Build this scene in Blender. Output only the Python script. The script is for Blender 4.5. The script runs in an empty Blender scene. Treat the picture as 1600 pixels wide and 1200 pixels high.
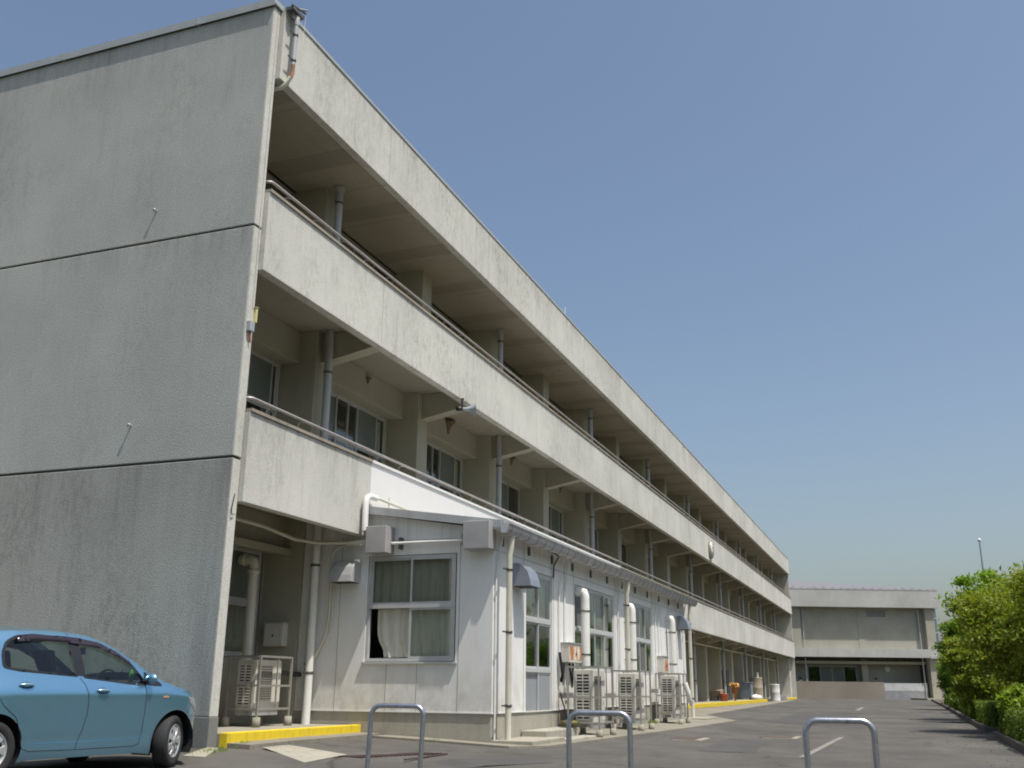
import bpy, bmesh, math, random
import numpy as np
from mathutils import Vector, Matrix, noise
from mathutils.geometry import delaunay_2d_cdt
R = math.radians
random.seed(7)
SC = bpy.context.scene
COL = SC.collection

# ------------------------------------------------------------------ camera
CAM = Vector((-11.898, -8.805, 0.853))
yaw, pitch, roll = 0.3646, 0.2940, 0.0091
FWD = Vector((0.89420027, 0.34121381, 0.28979132)); RT = Vector((0.35403042, -0.93519326, 0.00871921)); UPV = Vector((-0.273986, -0.09479822, 0.95705014))
cd = bpy.data.cameras.new('camera'); cam = bpy.data.objects.new('camera', cd); COL.objects.link(cam)
cam.matrix_world = Matrix(((RT.x, UPV.x, -FWD.x, CAM.x), (RT.y, UPV.y, -FWD.y, CAM.y), (RT.z, UPV.z, -FWD.z, CAM.z), (0, 0, 0, 1)))
cd.sensor_width = 36; cd.lens = 1560.07 / 1600 * 36
cd.clip_start = 0.1; cd.clip_end = 3000
SC.camera = cam
# ------------------------------------------------------------------ light
SUN = Vector((-0.15, -0.41, 1.0)).normalized()
w = bpy.data.worlds.new('World'); SC.world = w; w.use_nodes = True
nt = w.node_tree; nt.nodes.clear()
sky = nt.nodes.new('ShaderNodeTexSky'); sky.sky_type = 'NISHITA'; sky.sun_disc = False
sky.sun_elevation = math.asin(SUN.z); sky.sun_rotation = math.atan2(SUN.x, SUN.y)
sky.air_density = 1.2; sky.dust_density = 3.2; sky.ozone_density = 1.5; sky.altitude = 0
bg = nt.nodes.new('ShaderNodeBackground'); bg.inputs[1].default_value = 0.106
ow = nt.nodes.new('ShaderNodeOutputWorld')
nt.links.new(sky.outputs[0], bg.inputs[0]); nt.links.new(bg.outputs[0], ow.inputs[0])
sl = bpy.data.lights.new('sun', 'SUN'); sl.energy = 4.0; sl.angle = R(0.55); sl.color = (1.0, 0.955, 0.88)
so = bpy.data.objects.new('sun', sl); COL.objects.link(so)
so.rotation_euler = (-SUN).to_track_quat('-Z', 'Y').to_euler(); so.location = (0, -20, 40)
SC.view_settings.view_transform = 'Standard'; SC.view_settings.look = 'None'
SC.view_settings.exposure = 0.30; SC.view_settings.gamma = 1
SC.cycles.filter_width = 1.9
SC.cycles.max_bounces = 10; SC.cycles.diffuse_bounces = 5; SC.cycles.transparent_max_bounces = 12

# ------------------------------------------------------------------ material helpers
def N(nt, t, **k):
    n = nt.nodes.new(t)
    for a, b in k.items():
        if a.startswith('i_'): n.inputs[int(a[2:])].default_value = b
        else: setattr(n, a, b)
    return n
def base_mat(name):
    m = bpy.data.materials.new(name); m.use_nodes = True
    nt = m.node_tree; b = nt.nodes['Principled BSDF']
    return m, nt, b
def pos(nt, sx=1, sy=1, sz=1):
    g = N(nt, 'ShaderNodeNewGeometry'); mp = N(nt, 'ShaderNodeVectorMath', operation='MULTIPLY')
    mp.inputs[1].default_value = (sx, sy, sz); nt.links.new(g.outputs['Position'], mp.inputs[0]); return mp.outputs[0]
def nz(nt, vec, scale, detail=4, rough=0.55):
    n = N(nt, 'ShaderNodeTexNoise'); n.inputs['Scale'].default_value = scale
    n.inputs['Detail'].default_value = detail; n.inputs['Roughness'].default_value = rough
    nt.links.new(vec, n.inputs['Vector']); return n.outputs['Fac']
def ramp(nt, fac, a, b, ca=0.0, cb=1.0):
    r = N(nt, 'ShaderNodeMapRange'); r.inputs[1].default_value = a; r.inputs[2].default_value = b
    r.inputs[3].default_value = ca; r.inputs[4].default_value = cb; nt.links.new(fac, r.inputs[0]); return r.outputs[0]
def mixc(nt, fac, c1, c2, mode='MIX'):
    m = N(nt, 'ShaderNodeMix', data_type='RGBA', blend_type=mode)
    for s, v in ((0, fac), (6, c1), (7, c2)):
        if isinstance(v, (int, float)): m.inputs[s].default_value = v
        elif isinstance(v, tuple): m.inputs[s].default_value = (*v[:3], 1)
        else: nt.links.new(v, m.inputs[s])
    return m.outputs[2]
def bump(nt, b, h, strength, dist=0.01):
    bp = N(nt, 'ShaderNodeBump'); bp.inputs['Strength'].default_value = strength; bp.inputs['Distance'].default_value = dist
    nt.links.new(h, bp.inputs['Height']); nt.links.new(bp.outputs[0], b.inputs['Normal'])
MATS = {}
def mat(name, col, rough=0.6, metal=0.0, var=0.12, vscale=3.0, bmp=0.0, bscale=60, spec=None, coat=0, dirt=None, dscale=1.2, splash=None):
    """plain painted / metal / plastic surface with uneven colour, dirt and a little relief"""
    if name in MATS: return MATS[name]
    m, nt, b = base_mat(name); MATS[name] = m
    p = pos(nt)
    n1 = nz(nt, p, vscale, 5); f = ramp(nt, n1, 0.3, 0.7, 1 - var, 1 + var)
    c = N(nt, 'ShaderNodeVectorMath', operation='SCALE'); c.inputs[0].default_value = col[:3]; nt.links.new(f, c.inputs['Scale'])
    out = c.outputs[0]
    if dirt:
        n2 = nz(nt, pos(nt, 1, 1, 0.25), dscale * 4, 6, 0.65); d = ramp(nt, n2, 0.52, 0.75, 0, dirt[3])
        out = mixc(nt, d, out, dirt[:3])
    if splash:
        sep = N(nt, 'ShaderNodeSeparateXYZ'); nt.links.new(p, sep.inputs[0])
        h_ = ramp(nt, sep.outputs[2], .4, splash, .75, 0); q = N(nt, 'ShaderNodeMath', operation='MULTIPLY'); nt.links.new(h_, q.inputs[0]); nt.links.new(ramp(nt, nz(nt, pos(nt, 1, 1, .6), 3.5, 7, .72), .38, .66, 0, 1), q.inputs[1])
        out = mixc(nt, q.outputs[0], out, (.42, .39, .31))
        t_ = ramp(nt, sep.outputs[2], 2.6, 3.45, 0, .5); q2 = N(nt, 'ShaderNodeMath', operation='MULTIPLY'); nt.links.new(t_, q2.inputs[0]); nt.links.new(ramp(nt, nz(nt, pos(nt, 6, 6, .15), 1.0, 6, .7), .45, .68, 0, 1), q2.inputs[1])
        out = mixc(nt, q2.outputs[0], out, (.45, .44, .38))
    nt.links.new(out, b.inputs['Base Color'])
    b.inputs['Roughness'].default_value = rough; b.inputs['Metallic'].default_value = metal
    if spec is not None: b.inputs['Specular IOR Level'].default_value = spec
    if coat: b.inputs['Coat Weight'].default_value = coat; b.inputs['Coat Roughness'].default_value = 0.06
    if bmp: bump(nt, b, nz(nt, p, bscale, 4), bmp, 0.01)
    return m
def stucco(name, col, stain, streak=0.5, patch=0.35, bmp=0.6, bscale=45, blotch=(0.55, 0.55, 0.5), bdist=0.012, bands=None, drips=(), grain=0.07, corner=False):
    if name in MATS: return MATS[name]
    m, nt, b = base_mat(name); MATS[name] = m
    p = pos(nt)
    big = ramp(nt, nz(nt, p, 0.35, 4), 0.35, 0.65, 0.90, 1.08)
    c = N(nt, 'ShaderNodeVectorMath', operation='SCALE'); c.inputs[0].default_value = col; nt.links.new(big, c.inputs['Scale'])
    # vertical streaks
    s = ramp(nt, nz(nt, pos(nt, 2.6, 2.6, 0.35), 1.6, 6, 0.7), 0.50, 0.72, 0, streak)
    msk = ramp(nt, nz(nt, p, 0.55, 3), 0.42, 0.62, 0.0, 1.0)
    mm = N(nt, 'ShaderNodeMath', operation='MULTIPLY'); nt.links.new(s, mm.inputs[0]); nt.links.new(msk, mm.inputs[1])
    o = mixc(nt, mm.outputs[0], c.outputs[0], stain)
    # mottled mildew
    mo = ramp(nt, nz(nt, pos(nt, 1, 1, 0.5), 10.0, 9, 0.8), 0.44, 0.72, 0, patch)
    mk = ramp(nt, nz(nt, pos(nt, 1, 1, 0.6), 0.8, 4), 0.42, 0.66, 0, 1)
    m2 = N(nt, 'ShaderNodeMath', operation='MULTIPLY'); nt.links.new(mo, m2.inputs[0]); nt.links.new(mk, m2.inputs[1])
    o = mixc(nt, m2.outputs[0], o, blotch, 'MULTIPLY')
    if drips:
        sep = N(nt, 'ShaderNodeSeparateXYZ'); nt.links.new(p, sep.inputs[0]); acc = None
        for zt, ln in drips:
            r1 = ramp(nt, sep.outputs[2], zt-ln, zt, 0, 1)
            gt_ = N(nt, 'ShaderNodeMath', operation='LESS_THAN', i_1=zt+.02); nt.links.new(sep.outputs[2], gt_.inputs[0])
            q = N(nt, 'ShaderNodeMath', operation='MULTIPLY'); nt.links.new(r1, q.inputs[0]); nt.links.new(gt_.outputs[0], q.inputs[1])
            if acc is None: acc = q.outputs[0]
            else: mx_ = N(nt, 'ShaderNodeMath', operation='MAXIMUM'); nt.links.new(acc, mx_.inputs[0]); nt.links.new(q.outputs[0], mx_.inputs[1]); acc = mx_.outputs[0]
        st_ = ramp(nt, nz(nt, pos(nt, 5.5, 5.5, .12), 1.0, 7, .75), .46, .70, 0, 1)
        sum_ = N(nt, 'ShaderNodeMath', operation='MULTIPLY'); nt.links.new(acc, sum_.inputs[0]); nt.links.new(st_, sum_.inputs[1])
        pm_ = N(nt, 'ShaderNodeMath', operation='MULTIPLY'); nt.links.new(ramp(nt, nz(nt, p, .45, 4, .6), .40, .62, .15, .8), pm_.inputs[0]); nt.links.new(sum_.outputs[0], pm_.inputs[1]); k_ = pm_
        o = mixc(nt, k_.outputs[0], o, tuple(c_*.62 for c_ in stain))
    if corner:     # dirt creeping in from the free edge and the foot of the end wall
        sep = N(nt, 'ShaderNodeSeparateXYZ'); nt.links.new(p, sep.inputs[0])
        e_ = ramp(nt, sep.outputs[1], .1, .75, 1, 0); e2 = N(nt, 'ShaderNodeMath', operation='MULTIPLY'); nt.links.new(e_, e2.inputs[0]); nt.links.new(ramp(nt, nz(nt, pos(nt, 3, 3, .5), 1.2, 7, .7), .38, .66, 0, .9), e2.inputs[1])
        o = mixc(nt, e2.outputs[0], o, stain)
    sp = ramp(nt, nz(nt, p, 30, 4, 0.7), 0.3, 0.7, 1-grain, 1+grain)
    sc = N(nt, 'ShaderNodeVectorMath', operation='SCALE'); nt.links.new(o, sc.inputs[0]); nt.links.new(sp, sc.inputs['Scale'])
    o = sc.outputs[0]
    if bands:      # darker bands: every `per` metres along x
        g = N(nt, 'ShaderNodeSeparateXYZ'); nt.links.new(p, g.inputs[0])
        a = N(nt, 'ShaderNodeMath', operation='ADD', i_1=bands[0]); nt.links.new(g.outputs[0], a.inputs[0])
        md = N(nt, 'ShaderNodeMath', operation='MODULO', i_1=bands[1]); nt.links.new(a.outputs[0], md.inputs[0])
        lt = N(nt, 'ShaderNodeMath', operation='LESS_THAN', i_1=bands[2]); nt.links.new(md.outputs[0], lt.inputs[0])
        k = N(nt, 'ShaderNodeMath', operation='MULTIPLY', i_1=0.35); nt.links.new(lt.outputs[0], k.inputs[0])
        o = mixc(nt, k.outputs[0], o, (0.20, 0.18, 0.14))
        m3 = N(nt, 'ShaderNodeMath', operation='MODULO', i_1=1.5); nt.links.new(a.outputs[0], m3.inputs[0]); l3 = N(nt, 'ShaderNodeMath', operation='LESS_THAN', i_1=.014); nt.links.new(m3.outputs[0], l3.inputs[0])
        k3 = N(nt, 'ShaderNodeMath', operation='MULTIPLY', i_1=.6); nt.links.new(l3.outputs[0], k3.inputs[0]); o = mixc(nt, k3.outputs[0], o, (0.12, 0.11, 0.09))
    nt.links.new(o, b.inputs['Base Color']); b.inputs['Roughness'].default_value = 0.92
    b.inputs['Specular IOR Level'].default_value = 0.2
    if bmp: bump(nt, b, nz(nt, p, bscale, 3, 0.6), bmp, bdist)
    return m

CREAM = stucco('cream_stucco', (0.565, 0.558, 0.508), (0.26, 0.26, 0.24), 0.75, 0.95, 0.5, 55, blotch=(0.45, 0.45, 0.42), drips=((11.80,.5),(8.40,.4),(4.76,.4)), grain=.13)
ENDW = stucco('grey_stucco', (0.45, 0.455, 0.415), (0.32, 0.325, 0.295), 0.5, 0.7, 0.7, 48, blotch=(0.66, 0.66, 0.64), bdist=0.009, drips=((11.8,1.2),(7.75,.5)), grain=.15)
ENDLOW = stucco('weathered_grey_stucco', (0.37, 0.37, 0.335), (0.20, 0.20, 0.185), 0.7, 0.95, 0.7, 48, blotch=(0.55, 0.55, 0.53), bdist=0.009, drips=((4.02,1.6),), grain=.15, corner=True)
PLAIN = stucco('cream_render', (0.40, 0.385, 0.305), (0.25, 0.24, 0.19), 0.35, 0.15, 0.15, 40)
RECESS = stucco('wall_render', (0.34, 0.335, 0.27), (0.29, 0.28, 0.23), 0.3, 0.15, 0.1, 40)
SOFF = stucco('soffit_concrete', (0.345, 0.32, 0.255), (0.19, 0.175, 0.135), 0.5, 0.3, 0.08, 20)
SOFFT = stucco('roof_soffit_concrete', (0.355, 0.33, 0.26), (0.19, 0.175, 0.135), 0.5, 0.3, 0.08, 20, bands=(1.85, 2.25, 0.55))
PLINTH = stucco('plinth_concrete', (0.36, 0.345, 0.29), (0.12, 0.115, 0.10), 0.8, 0.6, 0.25, 30)
PLINTHD = stucco('dark_plinth_concrete', (0.20, 0.20, 0.19), (0.08, 0.08, 0.08), 0.7, 0.5, 0.25, 30)
PAVE = stucco('pale_concrete', (0.33, 0.31, 0.255), (0.16, 0.15, 0.12), 0.7, 0.8, 0.2, 25)
TANW = stucco('tan_block', (0.25, 0.225, 0.185), (0.2, 0.18, 0.15), 0.3, 0.2, 0.2, 25)
GYMW = stucco('gym_stucco', (0.35, 0.345, 0.29), (0.24, 0.24, 0.20), 0.5, 0.3, 0.4, 30)
GYMF = stucco('gym_fascia_stucco', (0.45, 0.45, 0.43), (0.28, 0.28, 0.26), 0.6, 0.4, 0.3, 30)
WHITE = mat('white_panel', (0.77, 0.77, 0.75), 0.6, var=0.05, vscale=1.2, bmp=0.25, bscale=60, dirt=(0.5, 0.5, 0.44, 0.22), splash=1.3)
WHITE2 = mat('new_white_paint', (0.73, 0.72, 0.70), 0.5, var=0.02, bmp=0.08, bscale=60)
COPE = stucco('coping_stone', (0.33, 0.29, 0.24), (0.13, 0.12, 0.10), 0.7, 0.6, 0.2, 50)
METAL = mat('grey_sheet_metal', (0.42, 0.43, 0.44), 0.45, 0.3, 0.08, dirt=(0.2, 0.2, 0.19, 0.4))
COPEM = mat('coping_metal', (0.42, 0.44, 0.42), 0.5, 0.2, 0.08)
STEEL = mat('galvanised_steel', (0.44, 0.46, 0.50), 0.30, 0.85, 0.14, 25, dirt=(0.16, 0.15, 0.14, 0.5), dscale=8)
RAILM = mat('handrail_steel', (0.42, 0.39, 0.37), 0.5, 0.4, 0.15)
ALU = mat('aluminium_frame', (0.50, 0.51, 0.51), 0.4, 0.1, 0.06)
PVCG = mat('grey_pipe', (0.40, 0.41, 0.41), 0.45, 0, 0.08, dirt=(0.2, 0.19, 0.17, 0.35))
PVCC = mat('cream_pipe', (0.62, 0.60, 0.50), 0.45, 0, 0.06, dirt=(0.35, 0.32, 0.25, 0.3))
PVCW = mat('white_pipe', (0.72, 0.72, 0.68), 0.4, 0, 0.05, dirt=(0.4, 0.38, 0.33, 0.3))
RUST = mat('rust', (0.36, 0.12, 0.04), 0.8, 0, 0.35, 12)
BAND = mat('dark_strap', (0.10, 0.10, 0.095), 0.5, 0.4)
BLACK = mat('black_plastic', (0.02, 0.02, 0.022), 0.45)
DARK = mat('dark_gap', (0.045, 0.045, 0.04), 0.9)
YEL = mat('yellow_paint', (0.72, 0.53, 0.02), 0.6, 0, 0.06, 6, bmp=0.15, dirt=(0.25, 0.2, 0.06, 0.5), dscale=2.5)
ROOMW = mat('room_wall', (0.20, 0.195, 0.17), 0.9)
FROST = mat('frosted_glass', (0.155, 0.175, 0.165), 0.18, 0, 0.10, 1.5, spec=0.6)
MESHG = mat('insect_screen', (0.125, 0.125, 0.115), 0.6, 0, 0.1, 2)
DOORG = mat('grey_door_panel', (0.33, 0.35, 0.37), 0.5, 0.2, 0.05)
ACW = mat('unit_casing', (0.58, 0.56, 0.50), 0.5, 0, 0.05, dirt=(0.32, 0.29, 0.24, 0.5))
CAGE = mat('cage_steel', (0.36, 0.35, 0.32), 0.5, 0.5, 0.12)
GLASS, gnt, gb = base_mat('window_glass'); MATS['glass'] = GLASS
def glassy(m, tint, refl=0.0):
    nt = m.node_tree; nt.nodes.clear()
    o = N(nt, 'ShaderNodeOutputMaterial'); t = N(nt, 'ShaderNodeBsdfTransparent'); t.inputs[0].default_value = (*tint, 1)
    g = N(nt, 'ShaderNodeBsdfGlossy'); g.inputs['Roughness'].default_value = 0.02; g.inputs[0].default_value = (0.9, 0.93, 0.95, 1)
    f = N(nt, 'ShaderNodeFresnel'); gg = N(nt, 'ShaderNodeNewGeometry'); nt.links.new(ramp(nt, gg.outputs['Backfacing'], 0, 1, 1.5, 1/1.5), f.inputs[0])
    bp = N(nt, 'ShaderNodeBump'); bp.inputs['Strength'].default_value = 0.04
    nt.links.new(nz(nt, pos(nt), 1.3, 2), bp.inputs['Height']); nt.links.new(bp.outputs[0], g.inputs['Normal'])
    a = N(nt, 'ShaderNodeMath', operation='ADD', i_1=refl); nt.links.new(f.outputs[0], a.inputs[0])
    mx = N(nt, 'ShaderNodeMixShader'); nt.links.new(a.outputs[0], mx.inputs[0]); nt.links.new(t.outputs[0], mx.inputs[1]); nt.links.new(g.outputs[0], mx.inputs[2])
    nt.links.new(mx.outputs[0], o.inputs[0]); return m
glassy(GLASS, (0.90, 0.92, 0.91), 0.02)

def new_glass(name, tint, refl):
    m = bpy.data.materials.new(name); m.use_nodes = True; return glassy(m, tint, refl)
CARGL = new_glass('car_glass', (0.62, 0.70, 0.64), 0.02)
def cloth(name, col):
    m, nt, b = base_mat(name); b.inputs['Base Color'].default_value = (*col, 1); b.inputs['Roughness'].default_value = 0.95
    n = nz(nt, pos(nt, 6, 6, 0.6), 3, 4); o = mixc(nt, ramp(nt, n, 0.3, 0.7), tuple(c * 0.75 for c in col), col); nt.links.new(o, b.inputs['Base Color']); return m
CURT = cloth('cream_curtain', (0.70, 0.66, 0.50)); CURTB = cloth('pale_curtain', (0.66, 0.65, 0.56)); CURTD = cloth('grey_curtain', (0.42, 0.40, 0.33))

def asphalt():
    m, nt, b = base_mat('asphalt'); p = pos(nt)
    big = ramp(nt, nz(nt, p, 0.22, 5, 0.6), 0.35, 0.65, 0.80, 1.18)
    c = N(nt, 'ShaderNodeVectorMath', operation='SCALE'); c.inputs[0].default_value = (0.088, 0.0845, 0.077); nt.links.new(big, c.inputs['Scale'])
    st = ramp(nt, nz(nt, p, 90, 2, 0.8), 0.35, 0.75, 0.6, 1.5)
    c2 = N(nt, 'ShaderNodeVectorMath', operation='SCALE'); nt.links.new(c.outputs[0], c2.inputs[0]); nt.links.new(st, c2.inputs['Scale'])
    # pale worn tracks / dust
    o = mixc(nt, ramp(nt, nz(nt, pos(nt, 0.35, 1.1, 1), 0.8, 8, 0.75), 0.48, 0.72, 0, 0.55), c2.outputs[0], (0.150, 0.140, 0.120))
    # cracks
    v = N(nt, 'ShaderNodeTexVoronoi', feature='DISTANCE_TO_EDGE'); v.inputs['Scale'].default_value = 0.23
    w = N(nt, 'ShaderNodeVectorMath', operation='ADD'); nn = N(nt, 'ShaderNodeTexNoise'); nn.inputs['Scale'].default_value = 1.3; nn.inputs['Detail'].default_value = 6
    nt.links.new(p, nn.inputs['Vector']); nt.links.new(p, w.inputs[0]); nt.links.new(nn.outputs['Color'], w.inputs[1]); nt.links.new(w.outputs[0], v.inputs['Vector'])
    o = mixc(nt, ramp(nt, v.outputs['Distance'], 0.0, 0.010, 0.75, 0.0), o, (0.035, 0.033, 0.03))
    o = mixc(nt, ramp(nt, nz(nt, p, 1.9, 5, .6), .66, .74, 0, .45), o, (0.05, 0.047, 0.043))
    o = mixc(nt, ramp(nt, nz(nt, p, .35, 7, .7), .50, .60, 0, .35), o, (0.135, 0.128, 0.112))
    nt.links.new(o, b.inputs['Base Color']); b.inputs['Roughness'].default_value = 0.88
    b.inputs['Specular IOR Level'].default_value = 0.3
    bump(nt, b, nz(nt, p, 110, 3, 0.7), 0.5, 0.01)
    return m
ASPH = asphalt()
SOIL = mat('soil', (0.09, 0.07, 0.05), 0.95, var=0.4, vscale=5, bmp=0.6, bscale=20)
PATCH = mat('asphalt_patch', (0.068, 0.066, 0.063), 0.9, var=0.15, vscale=2, bmp=0.4, bscale=90)
FADED = mat('faded_line_paint', (0.21, 0.20, 0.175), 0.85, var=0.35, vscale=9)
def leafm(name, cols, trans=0.35):
    m, nt, b = base_mat(name); nt.nodes.remove(b)
    p = pos(nt); o = [n for n in nt.nodes if n.type == 'OUTPUT_MATERIAL'][0]
    c = mixc(nt, ramp(nt, nz(nt, p, 1.1, 3), 0.35, 0.65), cols[0], cols[1])
    c = mixc(nt, ramp(nt, nz(nt, p, 14, 2, 0.8), 0.42, 0.7), c, cols[2])
    d = N(nt, 'ShaderNodeBsdfPrincipled'); d.inputs['Roughness'].default_value = 0.55; d.inputs['Specular IOR Level'].default_value = 0.3
    nt.links.new(c, d.inputs['Base Color'])
    t = N(nt, 'ShaderNodeBsdfTranslucent'); sc = N(nt, 'ShaderNodeVectorMath', operation='MULTIPLY'); sc.inputs[1].default_value = (1.5, 1.6, 0.6)
    nt.links.new(c, sc.inputs[0]); nt.links.new(sc.outputs[0], t.inputs[0])
    mx = N(nt, 'ShaderNodeMixShader', i_0=trans); nt.links.new(d.outputs[0], mx.inputs[1]); nt.links.new(t.outputs[0], mx.inputs[2]); nt.links.new(mx.outputs[0], o.inputs[0])
    return m
L_OLIVE = leafm('olive_red_leaves', ((0.19, 0.27, 0.03), (0.13, 0.22, 0.028), (0.30, 0.25, 0.035)))
L_BRIGHT = leafm('bright_green_leaves', ((0.17, 0.29, 0.03), (0.13, 0.24, 0.025), (0.22, 0.32, 0.04)), 0.45)
L_DARK = leafm('dark_green_leaves', ((0.11, 0.19, 0.022), (0.08, 0.15, 0.018), (0.16, 0.24, 0.03)))
L_HEDGE = leafm('hedge_leaves', ((0.11, 0.17, 0.02), (0.08, 0.135, 0.016), (0.15, 0.20, 0.03)), 0.25)
L_HEDGE2 = leafm('young_hedge_leaves', ((0.20, 0.29, 0.03), (0.15, 0.24, 0.025), (0.25, 0.33, 0.04)), 0.35)
BARK = mat('bark', (0.11, 0.085, 0.065), 0.95, var=0.3, vscale=8, bmp=0.8, bscale=20)

# ------------------------------------------------------------------ mesh helpers
class MB:
    def __init__(s): s.v = []; s.f = []; s.smooth = []
    def add(s, vs, fs, sm=False):
        o = len(s.v); s.v += [tuple(v) for v in vs]
        for f in fs: s.f.append(tuple(i + o for i in f)); s.smooth.append(sm)
        return s
    def box(s, x0, x1, y0, y1, z0, z1):
        if x1 < x0: x0, x1 = x1, x0
        if y1 < y0: y0, y1 = y1, y0
        if z1 < z0: z0, z1 = z1, z0
        return s.add([(x0,y0,z0),(x1,y0,z0),(x1,y1,z0),(x0,y1,z0),(x0,y0,z1),(x1,y0,z1),(x1,y1,z1),(x0,y1,z1)],
                     [(0,3,2,1),(4,5,6,7),(0,1,5,4),(1,2,6,5),(2,3,7,6),(3,0,4,7)])
    def prism(s, poly, axis, a, b):
        """poly: 2-D outline (counter-clockwise seen from +axis) extruded a..b along axis x/y/z"""
        def P(u, v, t): return {'x': (t, u, v), 'y': (u, t, v), 'z': (u, v, t)}[axis]
        n = len(poly); vs = [P(u, v, a) for u, v in poly] + [P(u, v, b) for u, v in poly]
        return s.add(vs, [tuple(range(n))[::-1], tuple(range(n, 2*n))] + [(i, (i+1) % n, n+(i+1) % n, n+i) for i in range(n)])
    def tube(s, pts, r, n=10, caps=True):
        pts = [Vector(p) for p in pts]; rr = r if isinstance(r, (list, tuple)) else [r]*len(pts)
        rings = []; prev = None
        for i, p in enumerate(pts):
            d = (pts[min(i+1, len(pts)-1)] - pts[max(i-1, 0)]).normalized()
            a = prev if prev else (Vector((0,0,1)) if abs(d.z) < .9 else Vector((1,0,0)))
            u = (a - d*a.dot(d)).normalized(); prev = u; v = d.cross(u)
            rings.append([p + (u*math.cos(2*math.pi*k/n) + v*math.sin(2*math.pi*k/n))*rr[i] for k in range(n)])
        vs = [q for g in rings for q in g]; fs = []
        for i in range(len(pts)-1):
            for k in range(n): fs.append((i*n+k, i*n+(k+1) % n, (i+1)*n+(k+1) % n, (i+1)*n+k))
        s.add(vs, fs, True)
        if caps:
            s.add(rings[0], [tuple(range(n))[::-1]]); s.add(rings[-1], [tuple(range(n))])
        return s
    def lathe(s, prof, c=(0,0,0), axis='z', n=24):
        vs = []; fs = []
        for (r, h) in prof:
            for k in range(n):
                a = 2*math.pi*k/n; x, y = r*math.cos(a), r*math.sin(a)
                p = {'z': (x, y, h), 'y': (x, h, -y), 'x': (h, x, y)}[axis]
                vs.append((p[0]+c[0], p[1]+c[1], p[2]+c[2]))
        for i in range(len(prof)-1):
            for k in range(n): fs.append((i*n+k, i*n+(k+1) % n, (i+1)*n+(k+1) % n, (i+1)*n+k))
        return s.add(vs, fs, True)
    def build(s, name, m, parent=None, bevel=0, loc=None):
        me = bpy.data.meshes.new(name); me.from_pydata(s.v, [], s.f); me.validate()
        if len(me.polygons) == len(s.smooth): me.polygons.foreach_set('use_smooth', s.smooth)
        bm = bmesh.new(); bm.from_mesh(me); bmesh.ops.recalc_face_normals(bm, faces=bm.faces); bm.to_mesh(me); bm.free()
        for x in (m if isinstance(m, (list, tuple)) else [m]): me.materials.append(x)
        o = bpy.data.objects.new(name, me); COL.objects.link(o)
        if parent: o.parent = parent
        if loc: o.location = loc
        if bevel:
            b = o.modifiers.new('bevel', 'BEVEL'); b.width = bevel; b.segments = 2; b.limit_method = 'ANGLE'; b.angle_limit = R(40)
        return o
def arcpts(c, a0, a1, r, plane='xz', n=6):
    out = []
    for i in range(n+1):
        a = R(a0 + (a1-a0)*i/n); u, v = r*math.cos(a), r*math.sin(a)
        out.append({'xz': (c[0]+u, c[1], c[2]+v), 'yz': (c[0], c[1]+u, c[2]+v), 'xy': (c[0]+u, c[1]+v, c[2])}[plane])
    return out
def tag(o, label=None, cat=None, group=None, kind=None):
    if label: o['label'] = label
    if cat: o['category'] = cat
    if group: o['group'] = group
    if kind: o['kind'] = kind
    return o
def thing(name, label, cat, loc=(0,0,0), rz=0, group=None):
    o = bpy.data.objects.new(name, None); COL.objects.link(o); o.location = loc; o.rotation_euler = (0,0,rz); o.empty_display_size = .2
    return tag(o, label, cat, group)
def dup(o, parent=None, loc=None, label=None):
    c = o.copy(); COL.objects.link(c)
    if parent is not None: c.parent = parent
    if loc is not None: c.location = loc
    if label: c['label'] = label
    for ch in list(o.children): dup(ch, c)
    return c
def wall_holes(mb, u0, u1, z0, z1, t0, t1, holes, axis='x'):
    """wall in the u-z plane with rectangular holes, thickness t0..t1; axis = direction u runs along"""
    us = sorted({u0, u1, *[h[0] for h in holes], *[h[1] for h in holes]}); zs = sorted({z0, z1, *[h[2] for h in holes], *[h[3] for h in holes]})
    us = [u for u in us if u0 <= u <= u1]; zs = [z for z in zs if z0 <= z <= z1]
    def solid(i, j):
        if i < 0 or j < 0 or i >= len(us)-1 or j >= len(zs)-1: return False
        cu, cz = (us[i]+us[i+1])/2, (zs[j]+zs[j+1])/2
        return not any(h[0] < cu < h[1] and h[2] < cz < h[3] for h in holes)
    def P(u, t, z): return (u, t, z) if axis == 'x' else (t, u, z)
    for i in range(len(us)-1):
        for j in range(len(zs)-1):
            if not solid(i, j): continue
            a, b, c, d = us[i], us[i+1], zs[j], zs[j+1]
            mb.add([P(a,t0,c),P(b,t0,c),P(b,t0,d),P(a,t0,d)], [(0,1,2,3)]); mb.add([P(a,t1,c),P(b,t1,c),P(b,t1,d),P(a,t1,d)], [(3,2,1,0)])
            for (q, r_, p1, p2) in ((i-1,j,(a,c),(a,d)), (i+1,j,(b,d),(b,c)), (i,j-1,(b,c),(a,c)), (i,j+1,(a,d),(b,d))):
                if not solid(q, r_): mb.add([P(p1[0],t0,p1[1]),P(p2[0],t0,p2[1]),P(p2[0],t1,p2[1]),P(p1[0],t1,p1[1])], [(0,1,2,3)])
    return mb

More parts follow.
